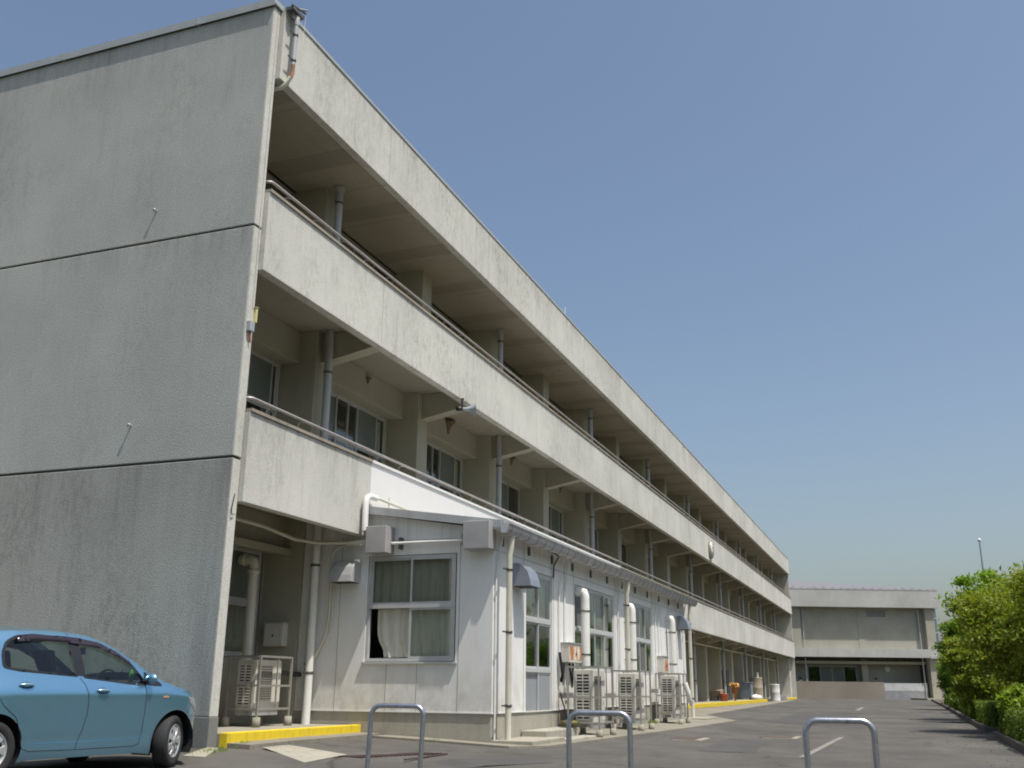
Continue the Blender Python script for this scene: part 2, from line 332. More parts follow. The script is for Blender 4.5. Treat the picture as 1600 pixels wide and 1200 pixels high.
def window(parent, W, H, transom, ncol, kinds, curtains=(), loc=(0,0,0), rz=0, fr=0.045, name='window', depth=0.07, edges=None):
    """window in local x-z plane looking towards -y; kinds = rows (bottom first) of pane letters:
    f frosted, c clear, m screen, o open, d door panel, b clear (own drawn curtain behind)"""
    mb = MB(); d = depth
    mb.box(0, W, 0, d, 0, fr); mb.box(0, W, 0, d, H-fr, H); mb.box(0, fr, 0, d, fr, H-fr); mb.box(W-fr, W, 0, d, fr, H-fr)
    rows = [fr] + [t for t in transom] + [H-fr]
    for t in transom: mb.box(fr, W-fr, -0.012, d-0.004, t-0.035, t+0.035)
    fw = (W-2*fr)/ncol; panes = {}
    for r_ in range(len(rows)-1):
        z0 = rows[r_] + (0.035 if r_ else 0); z1 = rows[r_+1] - (0.035 if r_ < len(rows)-2 else 0)
        for c in range(ncol):
            k = kinds[r_][c]
            if k == 'o': continue
            e_ = edges or [q/ncol for q in range(ncol+1)]; x0 = fr+e_[c]*fw*ncol-(0.02 if c else 0); x1 = fr+e_[c+1]*fw*ncol+(0.02 if c < ncol-1 else 0)
            yy = 0.012 if c % 2 else 0.040
            s = 0.034
            mb.box(x0+.001, x1-.001, yy-.012, yy+.013, z0+.001, z0+s); mb.box(x0+.001, x1-.001, yy-.012, yy+.013, z1-s, z1-.001)
            mb.box(x0+.001, x0+s, yy-.0115, yy+.0125, z0+s, z1-s); mb.box(x1-s, x1-.001, yy-.0115, yy+.0125, z0+s, z1-s)
            panes.setdefault(k, []).append((x0+s, x1-s, yy, z0+s, z1-s))
    o = mb.build(name, ALU, parent, loc=loc); o.rotation_euler = (0,0,rz)
    mm = {'f': FROST, 'c': GLASS, 'm': MESHG, 'd': DOORG, 'b': GLASS}
    for k, L in panes.items():
        for (a, b_, y, z0, z1) in L:
            MB().box(a-.003, b_+.003, y-.003, y+.003, z0-.003, z1+.003).build('pane' if k != 'd' else 'door_panel', mm[k], o)
    for (x0, x1, z0, z1, m, pull) in curtains:
        cb = MB(); n = max(14, int((x1-x0)*46)); rowsz = 7; ph = random.random()*6
        vs = []
        for j in range(rowsz):
            tz = j/(rowsz-1); zz = z0+(z1-z0)*tz
            for i in range(n+1):
                u = i/n; amp = 0.022*(0.6+0.4*math.sin(i*.37+ph))
                xx = x0 + (x1-x0)*u + pull*(x1-x0)*(1-u)*math.exp(-((tz-0.05)/0.25)**2)
                vs.append((xx, d+0.045+amp*math.sin(u*(x1-x0)*34+ph+0.5*math.sin(3*tz+u*5)), zz))
        fs = [(j*(n+1)+i, j*(n+1)+i+1, (j+1)*(n+1)+i+1, (j+1)*(n+1)+i) for j in range(rowsz-1) for i in range(n)]
        cb.add(vs, fs, True); cb.build('curtain', m, o)
    return o

# ================================================================== GROUND
def gz(x, y):
    t = max(0, min(1, (-y-1.0)/6.0)); t = t*t*(3-2*t)
    near = 0.045 - 0.07*max(0, min(1, -y/2.4)) - 0.17*t - 0.13*max(0, min(1, (0.3-x)/1.2))*(1-t)
    far = -0.05 - 0.05*t + 0.10*max(0, min(1, (x-25)/60))
    k = max(0, min(1, (x-12)/40)); k = k*k*(3-2*k)
    return near*(1-k)+far*k
def spaced(a, b, c, d, near, far):
    out = []; x = a
    while x < b: out.append(x); x += near if c <= x <= d else far
    out.append(b); return out
xs = [-600,-200,-80,-40] + spaced(-25, 100, -14, 40, 1.0, 4) + [120,160,240,400,900]
ys = [-700,-300,-120,-70,-45] + spaced(-30, 20, -14, 4, 1.0, 3) + [30,50,90,200,500]
g = MB(); g.add([(x, y, gz(x, y)) for y in ys for x in xs], [(j*len(xs)+i, j*len(xs)+i+1, (j+1)*len(xs)+i+1, (j+1)*len(xs)+i) for j in range(len(ys)-1) for i in range(len(xs)-1)], True)
tag(g.build('ground', ASPH), kind='structure')
def strip(name, poly, m, dz=0.004, th=None, kind='structure', res=1.0):
    """sheet following the ground along a list of (x,y) left/right pairs"""
    mb = MB(); n = len(poly)
    # subdivide pairs
    P = []
    for i in range(n-1):
        (a, b), (c, d) = poly[i], poly[i+1]
        L = max(1, int((Vector(c)-Vector(a)).length/res))
        for k in range(L): t = k/L; P.append(((a[0]+(c[0]-a[0])*t, a[1]+(c[1]-a[1])*t), (b[0]+(d[0]-b[0])*t, b[1]+(d[1]-b[1])*t)))
    P.append(poly[-1]); K = 4
    rows = []
    for a, b in P: rows.append([(a[0]+(b[0]-a[0])*k/K, a[1]+(b[1]-a[1])*k/K) for k in range(K+1)])
    top = [(x, y, gz(x, y)+dz) for r_ in rows for x, y in r_]
    fs = [(i*(K+1)+k, i*(K+1)+k+1, (i+1)*(K+1)+k+1, (i+1)*(K+1)+k) for i in range(len(rows)-1) for k in range(K)]
    mb.add(top, fs)
    if th:
        m_ = len(rows); edge = [i*(K+1) for i in range(m_)] + [(m_-1)*(K+1)+k for k in range(1, K+1)] + [i*(K+1)+K for i in range(m_-2, -1, -1)] + [k for k in range(K-1, 0, -1)]
        ring = [top[e] for e in edge]; low = [(x, y, z-th) for x, y, z in ring]; q = len(ring)
        mb.add(ring+low, [(i, (i+1) % q, q+(i+1) % q, q+i) for i in range(q)])
    return tag(mb.build(name, m), kind=kind)
GUT = stucco('gutter_concrete', (0.235, 0.22, 0.18), (0.12, 0.11, 0.09), 0.7, 0.8, 0.2, 25)
strip('gutter_paving', [((0.22, -0.45), (0.22, -0.06)), ((3.93, -0.45), (3.93, -0.06))], GUT, 0.045, 0.06)
strip('gutter_paving', [((3.45, -0.55), (3.95, -0.55)), ((3.45, -2.95), (3.95, -2.47))], GUT, 0.03, 0.06)
strip('gutter_paving', [((3.45, -2.95), (3.95, -2.47)), ((4.2, -3.35), (4.3, -2.47)), ((14, -3.75), (14, -2.47)), ((20.2, -3.9), (20.2, -2.47)), ((24, -2.3), (24, -0.6)), ((70, -0.8), (70, -0.2))], GUT, 0.03, 0.06)
strip('concrete_channel', [((0.35, -0.56), (1.0, -0.56)), ((-0.4, -1.7), (0.3, -1.9))], PAVE, 0.006)
strip('concrete_channel', [((0.0, -0.1), (0.0, 0.08)), ((-0.6, -0.35), (-0.62, -0.02))], PAVE, 0.02, 0.05)
strip('asphalt_patch', [((6, -5.4), (6.3, -6.3)), ((10.5, -5.2), (10.3, -6.0))], PATCH, 0.005)
strip('asphalt_patch', [((-0.3, -2.6), (-0.8, -3.3)), ((2.0, -3.6), (1.6, -4.3))], PATCH, 0.005)
strip('asphalt_patch', [((21, -4.6), (21, -7.5)), ((33, -4.6), (33, -6.8))], PATCH, 0.005)
strip('faded_line', [((5.5, -7.08), (5.55, -7.2)), ((13.2, -7.25), (13.3, -7.37))], FADED, 0.008)
strip('faded_line', [((40, -6.4), (40, -6.6)), ((47, -6.4), (47, -6.6))], FADED, 0.008)
def manhole(x, y, w_, d_, label):
    mb = MB(); z = gz(x, y)
    mb.box(x-w_/2-.12, x+w_/2+.12, y-d_/2-.12, y+d_/2+.12, z-.05, z+.008); f = mb.build('manhole_cover', PAVE)
    tag(f, label, 'manhole', 'manhole covers in the yard')
    c = MB(); c.box(x-w_/2, x+w_/2, y-d_/2, y+d_/2, z-.02, z+.014)
    for i in range(7): c.box(x-w_/2+.03, x+w_/2-.03, y-d_/2+(i+.35)*d_/7, y-d_/2+(i+.65)*d_/7, z+.0141, z+.02)
    c.build('lid', mat('iron_lid', (0.13, 0.10, 0.09), 0.7, 0.3), f)
manhole(12.2, -6.0, 1.0, 0.7, 'square manhole in a pale concrete frame, out in the asphalt yard')
manhole(9.3, -4.55, 0.9, 0.5, 'square manhole near the nearest air conditioning cage of the white annex')
dg = MB(); z = gz(0.9, -2.6)
for i in range(18): dg.box(0.25+i*.07, 0.285+i*.07, -2.15-i*.035, -1.75-i*.035, z+.004, z+.02)
dg.box(.22, 1.52, -2.79, -2.76, z, z+.016)
tag(dg.build('drain_grate', mat('rusty_grate', (0.09, 0.055, 0.05), 0.8, 0.3)), 'rust brown steel drain grate set in the asphalt before the yellow kerb', 'drain grate')

# raised walkways with yellow faces
def walkway(name, x0, x1, y0, y1, ztop, ext0=0):
    mb = MB(); mb.box(x0, x1, y0+.14, y1, -0.3, ztop); o = tag(mb.build(name, PAVE), kind='structure')
    k = MB(); n = max(1, int((x1-x0)/1.8))
    for i in range(n):
        a = x0+(x1-x0)*i/n; b = x0+(x1-x0)*(i+1)/n
        k.box(a+.002, b-.002, y0, y0+.138, -0.3, ztop+.012)
    kk = k.build('yellow_kerb', YEL, o, bevel=.012)
walkway('walkway', 0.215, 3.94, -0.08, 2.3, 0.20)
walkway('walkway', 20.7, 59.5, -0.02, 2.0, 0.17)
walkway('walkway', 66.5, 79.5, -0.02, 2.0, 0.17)

# ================================================================== SCHOOL BUILDING
B = 4.5; CX = 3.875; LEN = 80.36; NB = 17
Z = dict(zT=11.83, zF=10.515, t3=8.413, b3=7.064, t2=4.763, b2=3.40)
bld = thing('school_building', 'long three storey cream concrete school building with balconies, grey windowless end wall nearest', 'building')
WY = 2.0      # window wall plane
# end wall: three slabs with recessed joints
ew = MB(); ew.box(0.02, 0.18, 0.115, 16, 0, 11.82); ew.build('end_wall_core', DARK, bld)
ew = MB()
for z0, z1 in ((4.058, 7.75), (7.784, 11.80)): ew.box(0, 0.2, 0.095, 16.02, z0, z1)
MB().box(0, .2, .095, 16.02, .42, 4.022).build('lower_end_wall', ENDLOW, bld, bevel=.012)
ec = MB()
for z0, z1 in ((0.425, 4.015), (4.065, 7.743), (7.79, 11.80)): ec.box(.008, .192, .089, .0945, z0, z1)
ec.build('sunlit_wall_edge', CREAM, bld)  # paler plate than the wall, sunlit look of the edge put into colour
ew.build('end_wall', ENDW, bld, bevel=.012)
MB().box(-0.004, 0.2, 0.075, 16.03, -0.3, 0.417).build('plinth', PLINTHD, bld, bevel=.01)
c = MB(); c.box(-0.05, 0.24, 0.05, 16.05, 11.835, 11.93); c.box(-0.05, -0.046, 0.05, 16.05, 11.79, 11.834)
for i in range(5): c.box(-0.053, 0.243, 1.6+i*3, 1.65+i*3, 11.80, 11.933)
c.build('coping', COPEM, bld)
for (y, z) in ((2.05, 8.32), (2.03, 4.66)):
    MB().tube([(0.0, y, z), (-0.05, y, z)], 0.014, 8).lathe([(0.0, -0.07), (0.026, -0.068), (0.026, -0.05), (0, -0.048)], (0, y, z), 'x', 10).build('anchor_bolt', METAL, bld)
# far end wall
fe = MB(); fe.box(LEN, LEN+0.25, 0.095, 16, 0.0, 11.83); fe.build('end_wall', CREAM, bld)
MB().box(LEN-.9, LEN-.003, 0.45, 2.0, 0.0, 3.4).build('stair_wall', CREAM, bld)
# parapets / fascia in cast segments
def parapet(z0, z1, x0, x1, m, name='balcony_parapet', lip=True, joints=None):
    j = joints if joints is not None else [CX+.25+B*i for i in range(NB+1)]
    xs_ = [x0] + [q for q in j if x0 < q < x1] + [x1]
    mb = MB()
    for a, b in zip(xs_[:-1], xs_[1:]): mb.box(a+(.006 if a != x0 else 0), b-(.006 if b != x1 else 0), 0, .16, z0, z1)
    o = mb.build(name, m, bld, bevel=.008)
    core = MB().box(x0+.01, x1-.01, .012, .15, z0+.01, z1-.01)
    core.build('parapet_joint_filler', DARK, bld)
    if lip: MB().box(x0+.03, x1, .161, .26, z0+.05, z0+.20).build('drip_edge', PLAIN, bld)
    return o
X0 = 0.202
parapet(Z['zF'], Z['zT'], X0, LEN, CREAM, 'roof_fascia')
parapet(Z['b3'], Z['t3'], X0, LEN, CREAM)
parapet(Z['b2'], Z['t2'], X0, 3.985, CREAM)
parapet(Z['b2'], Z['t2'], 3.99, 21.7, WHITE2, joints=[8.39, 12.9, 17.4])
parapet(Z['b2'], Z['t2'], 21.705, LEN, CREAM)
MB().box(X0, LEN, -.02, .02, Z['zT']+.003, Z['zT']+.06).box(X0, LEN, .0201, .30, Z['zT']+.003, Z['zT']+.07).build('coping', COPEM, bld)
for zt, segs in ((Z['t3'], [(X0, LEN, COPE)]), (Z['t2'], [(X0, 3.985, COPE), (3.99, 21.7, WHITE2), (21.705, LEN, COPE)])):
    for a, b, m in segs: MB().box(a-.0, b, -.03, .20, zt+.002, zt+.05).build('coping', m, bld)
# slabs and soffits
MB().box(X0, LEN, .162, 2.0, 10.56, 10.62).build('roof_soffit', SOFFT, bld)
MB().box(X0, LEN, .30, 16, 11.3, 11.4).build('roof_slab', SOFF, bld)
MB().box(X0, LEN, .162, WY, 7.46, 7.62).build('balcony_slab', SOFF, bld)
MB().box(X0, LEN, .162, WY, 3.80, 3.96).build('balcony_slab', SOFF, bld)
MB().tube([(20.6, 1.22, 3.08), (44, 1.22, 3.08), (80.2, 1.22, 3.08)], .04, 8).tube([(20.6, .9, 3.5), (80.2, .9, 3.5)], .03, 8).build('ceiling_pipe', PVCC, bld)
# window wall with holes, per floor
def bays():
    for i in range(-1, NB): yield (i, max(CX+B*i+.52, X0+.02) if i >= 0 else X0+.02, CX+B*(i+1) if i < NB-1 else LEN-.02)
for (fl, zf, zc, wz0, wz1) in ((3, 7.62, 10.56, 8.35, 10.50), (2, 3.96, 7.46, 4.75, 6.84), (1, 0.0, 3.80, 1.3, 3.2)):
    holes = []
    for i, a, b in bays():
        if fl == 1 and 3 < 0: continue
        if fl == 1 and i in (9, 13): holes.append((a+.9, b-1.0, 0.2, 2.45))
        else: holes.append((a+.06, b-.06, wz0, wz1))
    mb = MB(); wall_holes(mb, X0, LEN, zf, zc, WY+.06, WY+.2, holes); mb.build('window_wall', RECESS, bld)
# columns, brackets, beams
col0 = MB().box(0, .52, 1.27, WY+.25, 0.0, 3.80).box(0.002, .518, 1.272, WY+.25, 3.96, 7.46).box(0.002, .518, 1.272, WY+.25, 7.62, 10.56)
co = None; br = None
for i in range(NB):
    x = CX+B*i
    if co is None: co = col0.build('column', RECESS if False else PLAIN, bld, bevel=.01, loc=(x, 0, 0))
    else: dup(co, bld, (x, 0, 0))
brm = MB().prism([(1.268, 6.85), (1.268, 7.455), (.163, 7.455), (.163, 7.06)][::-1], 'x', .205, .517)
for i in range(NB):
    x = CX+B*i
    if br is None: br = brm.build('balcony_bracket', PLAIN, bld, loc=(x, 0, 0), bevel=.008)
    else: dup(br, bld, (x, 0, 0))
    dup(br, bld, (x, 0, -3.66))
for zb, zt, nm in ((6.83, 7.457, 'lintel_beam'), (3.17, 3.797, 'lintel_beam')):
    mb = MB()
    for i, a, b in bays(): mb.box(a, b, 1.66, 2.059, zb, zt)
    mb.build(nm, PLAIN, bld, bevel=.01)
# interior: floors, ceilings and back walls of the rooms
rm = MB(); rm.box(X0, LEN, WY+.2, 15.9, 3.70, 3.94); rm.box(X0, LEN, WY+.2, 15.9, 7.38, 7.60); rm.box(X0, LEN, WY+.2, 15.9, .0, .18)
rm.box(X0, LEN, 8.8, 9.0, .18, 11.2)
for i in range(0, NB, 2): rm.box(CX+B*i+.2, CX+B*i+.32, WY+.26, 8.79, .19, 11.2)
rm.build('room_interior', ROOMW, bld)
MB().box(X0, LEN, 15.9, 16, 0, 11.4).build('rear_wall', ENDW, bld)
# windows: four variants per bay, copied along the floors
ED = [0, .41, .54, .65, .885, 1]
def bayw(W, H, tr, kinds, curt, loc, ed=None): return window(bld, W, H, tr, len(kinds[0]), kinds, curt, loc, edges=ed)
H2 = 2.08; W2 = B-.52-.14
T2 = [1.15]
vars2 = [
  bayw(W2, H2, T2, ['ccccc', 'fccfb'], [(W2-.55, W2-.08, .1, 2.0, CURT, 0)], (CX+.59, WY+.05, 4.755), ED),
]
vars2.append(bayw(W2, H2, T2, ['ccccc', 'fccfb'], [(W2-.6, W2-.08, .1, 2.0, CURT, 0)], (CX+B+.59, WY+.05, 4.755), [0, .40, .50, .62, .87, 1]))
vars2.append(bayw(W2, H2, T2, ['cccc', 'cffb'], [(.1, .8, .1, 2.0, CURTD, 0)], (CX+2*B+.59, WY+.05, 4.755)))
for i in range(3, NB-1):
    dup(vars2[(i*7) % 3], bld, (CX+B*i+.59, WY+.05, 4.755))
Wl = CX-X0-.22
window(bld, CX-.03-X0-.09, H2, T2, 5, ['ccccc', 'fccfb'], [(3.2, 3.5, .1, 2.0, CURT, 0)], (X0+.09, WY+.05, 4.755), edges=[0, .35, .5, .73, .94, 1])
H3 = 2.14
v3 = [bayw(W2, H3, [1.15], ['cccc', 'mffc'], [], (CX+.59, WY+.05, 8.355)), bayw(W2, H3, [1.15], ['cccc', 'fccf'], [], (CX+B+.59, WY+.05, 8.355))]
for i in range(2, NB-1): dup(v3[i % 2], bld, (CX+B*i+.59, WY+.05, 8.355))
window(bld, Wl, H3, [1.15], 3, ['ccc', 'ffm'], [], (X0+.09, WY+.05, 8.355))
H1 = 1.88
window(bld, Wl, H1, [.93], 4, ['bbbb', 'ffff'], [(.05, Wl-.1, .06, .93, CURTD, 0)], (X0+.09, WY+.05, 1.31))
v1 = [bayw(W2, H1, [.93], ['cccc', 'ffff'], [(.1, 1.9, .05, .95, CURTD, 0)], (CX+4*B+.59, WY+.05, 1.31))]
for i in range(5, NB-1):
    if i in (9, 13): continue
    dup(v1[0], bld, (CX+B*i+.59, WY+.05, 1.31))
for i in (9, 13):
    window(bld, B-.52-1.9, 2.25, [1.1], 2, ['dd', 'cc'], [], (CX+B*i+.52+.9, WY+.05, .2), name='door')
# drain pipes at every second column
def strap(mb, x, y, z, r): mb.lathe([(r+.003, z-.02), (r+.009, z-.02), (r+.009, z+.02), (r+.003, z+.02)], (x, y, 0), 'z', 14); mb.box(x-.16, x, y-.008, y+.008, z-.014, z+.014)
pm = MB()
for z0, z1 in ((0.2, 3.79), (3.97, 7.45), (7.63, 10.55)): pm.tube([(0, 0, z0), (0, 0, z1)], .078, 14)
pm.lathe([(.081, 10.42), (.12, 10.50), (.12, 10.548)], n=14)
pipe0 = None
for i in range(0, NB, 2):
    if pipe0 is None:
        pipe0 = pm.build('drain_pipe', PVCG, bld, loc=(CX+.11, 1.05, 0)); 
        for z in (1.2, 2.9, 4.9, 6.6, 8.9, 10.2): sm = MB(); strap(sm, 0, 0, z, .078); sm.build('pipe_strap', BAND, pipe0)
    else: dup(pipe0, bld, (CX+B*i+.11, 1.05, 0))
# handrails
def handrail(zt, x0, x1):
    mb = MB(); zr = zt+.235
    mb.tube([(x0, .55, zr), (x0+.02, .12, zr), (x0+.06, .06, zr), (x0+.14, .05, zr), (x1, .05, zr)], .024, 8)
    o = mb.build('handrail', RAILM, bld)
    b = MB(); x = x0+.5
    while x < x1-.3:
        b.tube([(x, .09, zt+.045), (x, .09, zr-.09), (x+.015, .085, zr-.055), (x+.05, .07, zr-.04), (x+.13, .052, zr-.02)], .009, 6)
        x += .9
    b.build('rail_brackets', RAILM, o)
handrail(Z['t3'], .25, LEN-.1); handrail(Z['t2'], .23, LEN-.1)
# roof corner downpipe with hopper and rusty elbow
px, py = .40, -.10
dp = MB().tube([(px, py, 10.86), (px, py, 11.66)], .039, 12); dp.tube([(px-.05, -.03, 11.98), (px-.02, -.06, 11.88), (px, py, 11.78), (px, py, 11.64)], [.04, .045, .055, .046], 12)
dpo = dp.build('roof_downpipe', PVCG, bld)
MB().tube([(px, py, 10.87), (px, py, 10.72), (px-.01, py+.02, 10.62)], .036, 12).build('rusty_elbow', mat('dull_rust', (.30,.15,.09), .8, var=.3, vscale=12), dpo)
MB().tube([(px-.01, py+.02, 10.63), (px-.03, py+.09, 10.50), (px-.06, .05, 10.42), (px-.1, .3, 10.40)], .037, 12).build('lower_bend', PVCC, dpo)
hp = MB().box(px-.2, px+.13, -.16, .0, 11.84, 11.90).box(px-.14, px-.09, -.12, -.08, 11.70, 11.84).tube([(px-.22, -.14, 11.9), (px+.15, -.17, 11.97)], .02, 6).tube([(px-.1, -.05, 11.95), (px+.12, -.22, 12.0)], .016, 6)
hp.build('gutter_hopper', mat('dark_grey_metal', (0.14, 0.14, 0.13), 0.5, 0.4), dpo)
MB().tube([(px+.13, -.19, 11.99), (px+.14, -.17, 11.6), (px+.13, -.17, 11.3)], .004, 5).build('loose_wire', PVCW, dpo)
sb = MB(); strap(sb, px, py, 11.45, .039); strap(sb, px, py, 10.95, .039); sb.build('pipe_strap', BAND, dpo)
MB().tube([(.13, .085, 11.8), (.12, .085, 9.5), (.14, .085, 6.4)], .006, 5).build('lightning_cable', PVCG, bld)
# ground floor pipes, beam and ducts in the nearest bay
gp = MB().tube([(X0, 1.15, 3.46), (2.4, 1.15, 3.42), (3.3, 1.1, 3.32), (3.6, .8, 3.28), (3.72, .2, 3.27), (3.74, -.1, 3.27)], .035, 10)
gp.tube([(3.84, .05, 3.25), (3.84, .30, 3.25), (3.84, .52, 3.22), (3.84, .62, 3.1), (3.84, .62, 2.0), (3.84, .66, 1.7), (3.86, .9, 1.25), (3.9, 1.05, 1.1)], .022, 8)
gp.tube([(3.84, .56, 2.7), (3.84, .56, 2.0), (3.84, .6, 1.72)], .012, 6)
gp.build('wall_conduit', PVCC, bld)
dgp = MB().tube([(3.78, .92, .2), (3.78, .92, 3.79)], .075, 14).build('drain_pipe', PVCW, bld)
for z in (1.05, 2.9): q_ = MB(); strap(q_, 3.78, .92, z, .075); q_.build('pipe_strap', BAND, dgp)
MB().box(X0, CX-.01, 1.5, 1.655, 3.12, 3.22).build('curtain_rail_box', PLAIN, bld)
MB().lathe([(.0, 1.64), (.13, 1.641), (.13, 1.66)], (1.9, 0, 3.55), 'y', 16).build('vent_opening', DARK, bld)
dd = MB().tube([(3.05, 2.0, 2.95), (3.05, 1.80, 2.95), (3.055, 1.74, 2.93), (3.06, 1.72, 2.86), (3.06, 1.72, 1.25)], .085, 12).lathe([(.088, 1.93), (.11, 1.93), (.11, 1.87), (.088, 1.87)], (3.05, 0, 2.95), 'y', 14).lathe([(.088, 2.78), (.102, 2.78), (.102, 2.70), (.088, 2.70)], (3.06, 1.72, 0), 'z', 14)
dd.build('air_duct', PVCC, bld)
MB().tube([(4.3, 1.2, 1.02), (3.95, 1.2, 1.02), (3.4, 1.45, 1.05)], .04, 8).build('lagged_pipe', mat('dark_lagging', (.07,.07,.07), .7), bld)
# door and plant boxes, lightning rod, roof bits
MB().tube([(16.5, .25, 11.9), (16.5, .25, 12.45)], .014, 6).build('lightning_rod', PVCW, bld)
MB().box(.03, .15, .02, .088, 6.0, 6.16).build('junction_box', METAL, bld, bevel=.008)
jb = MB().box(.185, .225, .04, .088, 6.18, 6.42).box(.17, .24, .03, .0885, 6.422, 6.435).build('yellow_lamp_box', mat('yellowed_plastic', (.62,.55,.25), .5), bld, bevel=.006)
MB().tube([(.10, .06, 5.99), (.10, .055, 5.9), (.12, .06, 5.84)], .014, 8).build('rusty_pipe_end', RUST, bld)
MB().tube([(.10, .07, 3.5), (.04, .06, 3.28), (.05, .06, 3.19), (.12, .07, 3.2)], .008, 6).build('wire_hook', BAND, bld)

# ================================================================== ANNEX
AX0, AX1, AY = 3.95, 20.15, -2.45
an = thing('annex_building', 'single storey white panelled annex with lean-to roof built against the school front', 'building', (AX0, AY, 0))
def A(o): o.parent = an; o.location = Vector(o.location) - Vector((AX0, AY, 0)); return o
# openings
dr = (5.58, 7.08, 0.30, 2.93)
w2 = (8.55, 11.72, 1.17, 2.93); w3 = (12.95, 15.6, 1.17, 2.93); w4 = (17.85, 18.75, 1.17, 2.90)
mb = MB(); wall_holes(mb, AX0+.1, AX1-.1, .42, 3.42, AY, AY+.1, [(dr[0],dr[1],.3,dr[3]), w2, w3, w4], 'x')
A(mb.build('front_wall', WHITE))
mb = MB(); wall_holes(mb, -2.45, 2.0, .42, 3.75, AX0, AX0+.1, [(-1.78, -.06, 1.24, 3.05)], 'y')
# slope top of left wall
for i, v in enumerate(mb.v):
    if v[2] > 3.7: mb.v[i] = (v[0], v[1], 3.42+(v[1]+2.45)*.16 if v[1] < 0 else 3.79)
A(mb.build('side_wall', WHITE))
A(MB().box(AX1-.1, AX1, AY+.001, 1.99, .42, 3.42).build('side_wall', WHITE))
A(MB().box(AX0+.012, AX1-.012, AY+.012, AY+.12, -.4, .419).box(AX0+.012, AX0+.13, AY+.12, 1.3, -.4, .419).box(AX1-.13, AX1-.012, AY+.12, 1.3, -.4, .419).build('plinth', PLINTH))
A(MB().box(AX0+.2, AX1-.2, AY+.2, 1.9, .0, .3).box(AX0+.11, AX1-.11, 1.9, 1.98, .3, 3.3).build('floor', ROOMW))
# cover strips between the wall panels
cs = MB()
for y in (1.05, .48, -1.84): cs.box(AX0-.004, AX0-.0005, y-.006, y+.006, .43, 3.4)
for y in (-.5, -1.08): cs.box(AX0-.004, AX0-.0005, y-.005, y+.005, .43, 1.2)
cs.box(AX0-.004, AX0-.0005, -1.84, -.02, 3.3, 3.306)
for x in (5.45, 7.15, 7.85, 8.48, 11.8, 12.9, 15.68, 16.7, 17.75, 18.85): cs.box(x-.007, x+.007, AY-.006, AY-.0005, .43, 3.38)
cs.box(AX0, AX1, AY-.006, AY-.0005, 3.08, 3.092)
A(cs.build('panel_joints', mat('joint_sealant', (.42,.40,.34), .8)))
A(MB().box(AX0-.012, AX1, AY-.012, AY-.0005, .418, .435).box(AX0-.012, AX0-.0005, AY-.001, 1.3, .418, .435).build('base_flashing', WHITE2))
A(MB().box(AX0-.05, AX0-.0005, -1.82, -.03, 1.205, 1.235).build('sill', ALU))
# roof: lean-to sheet, front rising towards the school
rf = MB(); y0, y1 = AY-.20, -.02
sl_ = .145
def rz_(y): return 3.46+(y-y0)*sl_
rf.prism([(y0, rz_(y0)), (y1, rz_(y1)), (y1, rz_(y1)+.06), (y0, rz_(y0)+.06)], 'x', AX0-.16, AX1+.25)
for i in range(54):
    x = AX0-.12+i*.31
    if x < AX1+.2: rf.prism([(y0-.02, rz_(y0)+.0605), (y1, rz_(y1)+.0605), (y1, rz_(y1)+.095), (y0-.02, rz_(y0)+.095)], 'x', x, x+.05)
A(rf.build('roof', METAL))
A(MB().prism([(y0, rz_(y0)-.05), (y1, rz_(y1)-.05), (y1, rz_(y1)+.075), (y0, rz_(y0)+.075)], 'x', AX0-.185, AX0-.163).build('barge_board', METAL))
A(MB().box(AX0-.16, AX1+.2, AY-.19, AY-.002, 3.40, 3.45).build('eave_soffit', WHITE))
# flashing and pipes on the roof
fp = MB().tube([(AX0-.28, -.1, 3.46), (AX0-.28, -.1, 3.98), (AX0-.25, -.1, 4.06), (AX0-.15, -.1, 4.10), (AX0+.1, -.1, 4.1)], .055, 10)
A(fp.build('conduit_elbow', PVCW))
f2 = MB().tube([(AX0-.05, -.1, 4.12), (AX0+4.5, -.1, 4.02), (AX0+6, -.1, 3.98)], .03, 8)
for i in range(3): f2.tube([(AX0+.6+i*1.6, -.1, 4.2-.03*i), (AX0+.6+i*1.6, -.1, 3.86)], .018, 6)
A(f2.build('roof_conduit', PVCC))
A(MB().prism([(-.9, 3.73), (-.03, 3.86), (-.03, 3.93), (-.9, 3.80)], 'x', AX0+.02, AX0+7.5).build('cable_tray', METAL))
# gutter: half-round trough with hangers
gt = MB(); gy = AY-.285; n = 9
prof = [(gy+.075, 3.47), (gy+.07, 3.345), (gy+.045, 3.325), (gy-.035, 3.325), (gy-.085, 3.40), (gy-.10, 3.475), (gy-.112, 3.475)]
def sect(x): return [(x, p[0], p[1]) for p in prof]
nx = 2; vs = sect(AX0-.22)+sect(AX1+.3); m_ = len(prof)
gt.add(vs, [(i, i+1, m_+i+1, m_+i) for i in range(m_-1)], True); gt.add(sect(AX0-.22), [tuple(range(m_))]); gt.add(sect(AX1+.3), [tuple(range(m_))])
go = gt.build('gutter', mat('gutter_metal', (0.52, 0.53, 0.54), 0.4, 0.3, dirt=(.2,.19,.17,.5))); sd = go.modifiers.new('s', 'SOLIDIFY'); sd.thickness = .004; A(go)
hb = MB()
for i in range(37):
    x = AX0-.1+i*.45
    if x < AX1+.25:
        hb.tube([(x, gy+.08, 3.47), (x, gy+.076, 3.34), (x, gy+.048, 3.318), (x, gy-.038, 3.318), (x, gy-.09, 3.398), (x, gy-.106, 3.478), (x, gy+.08, 3.49)], .005, 5)
A(hb.build('gutter_hangers', BAND)); 
vb = MB()
for i in range(12): vb.box(AX0+.35+i*1.35, AX0+.42+i*1.35, AY-.03, AY-.002, 3.18, 3.34)
A(vb.build('eave_vents', BAND))
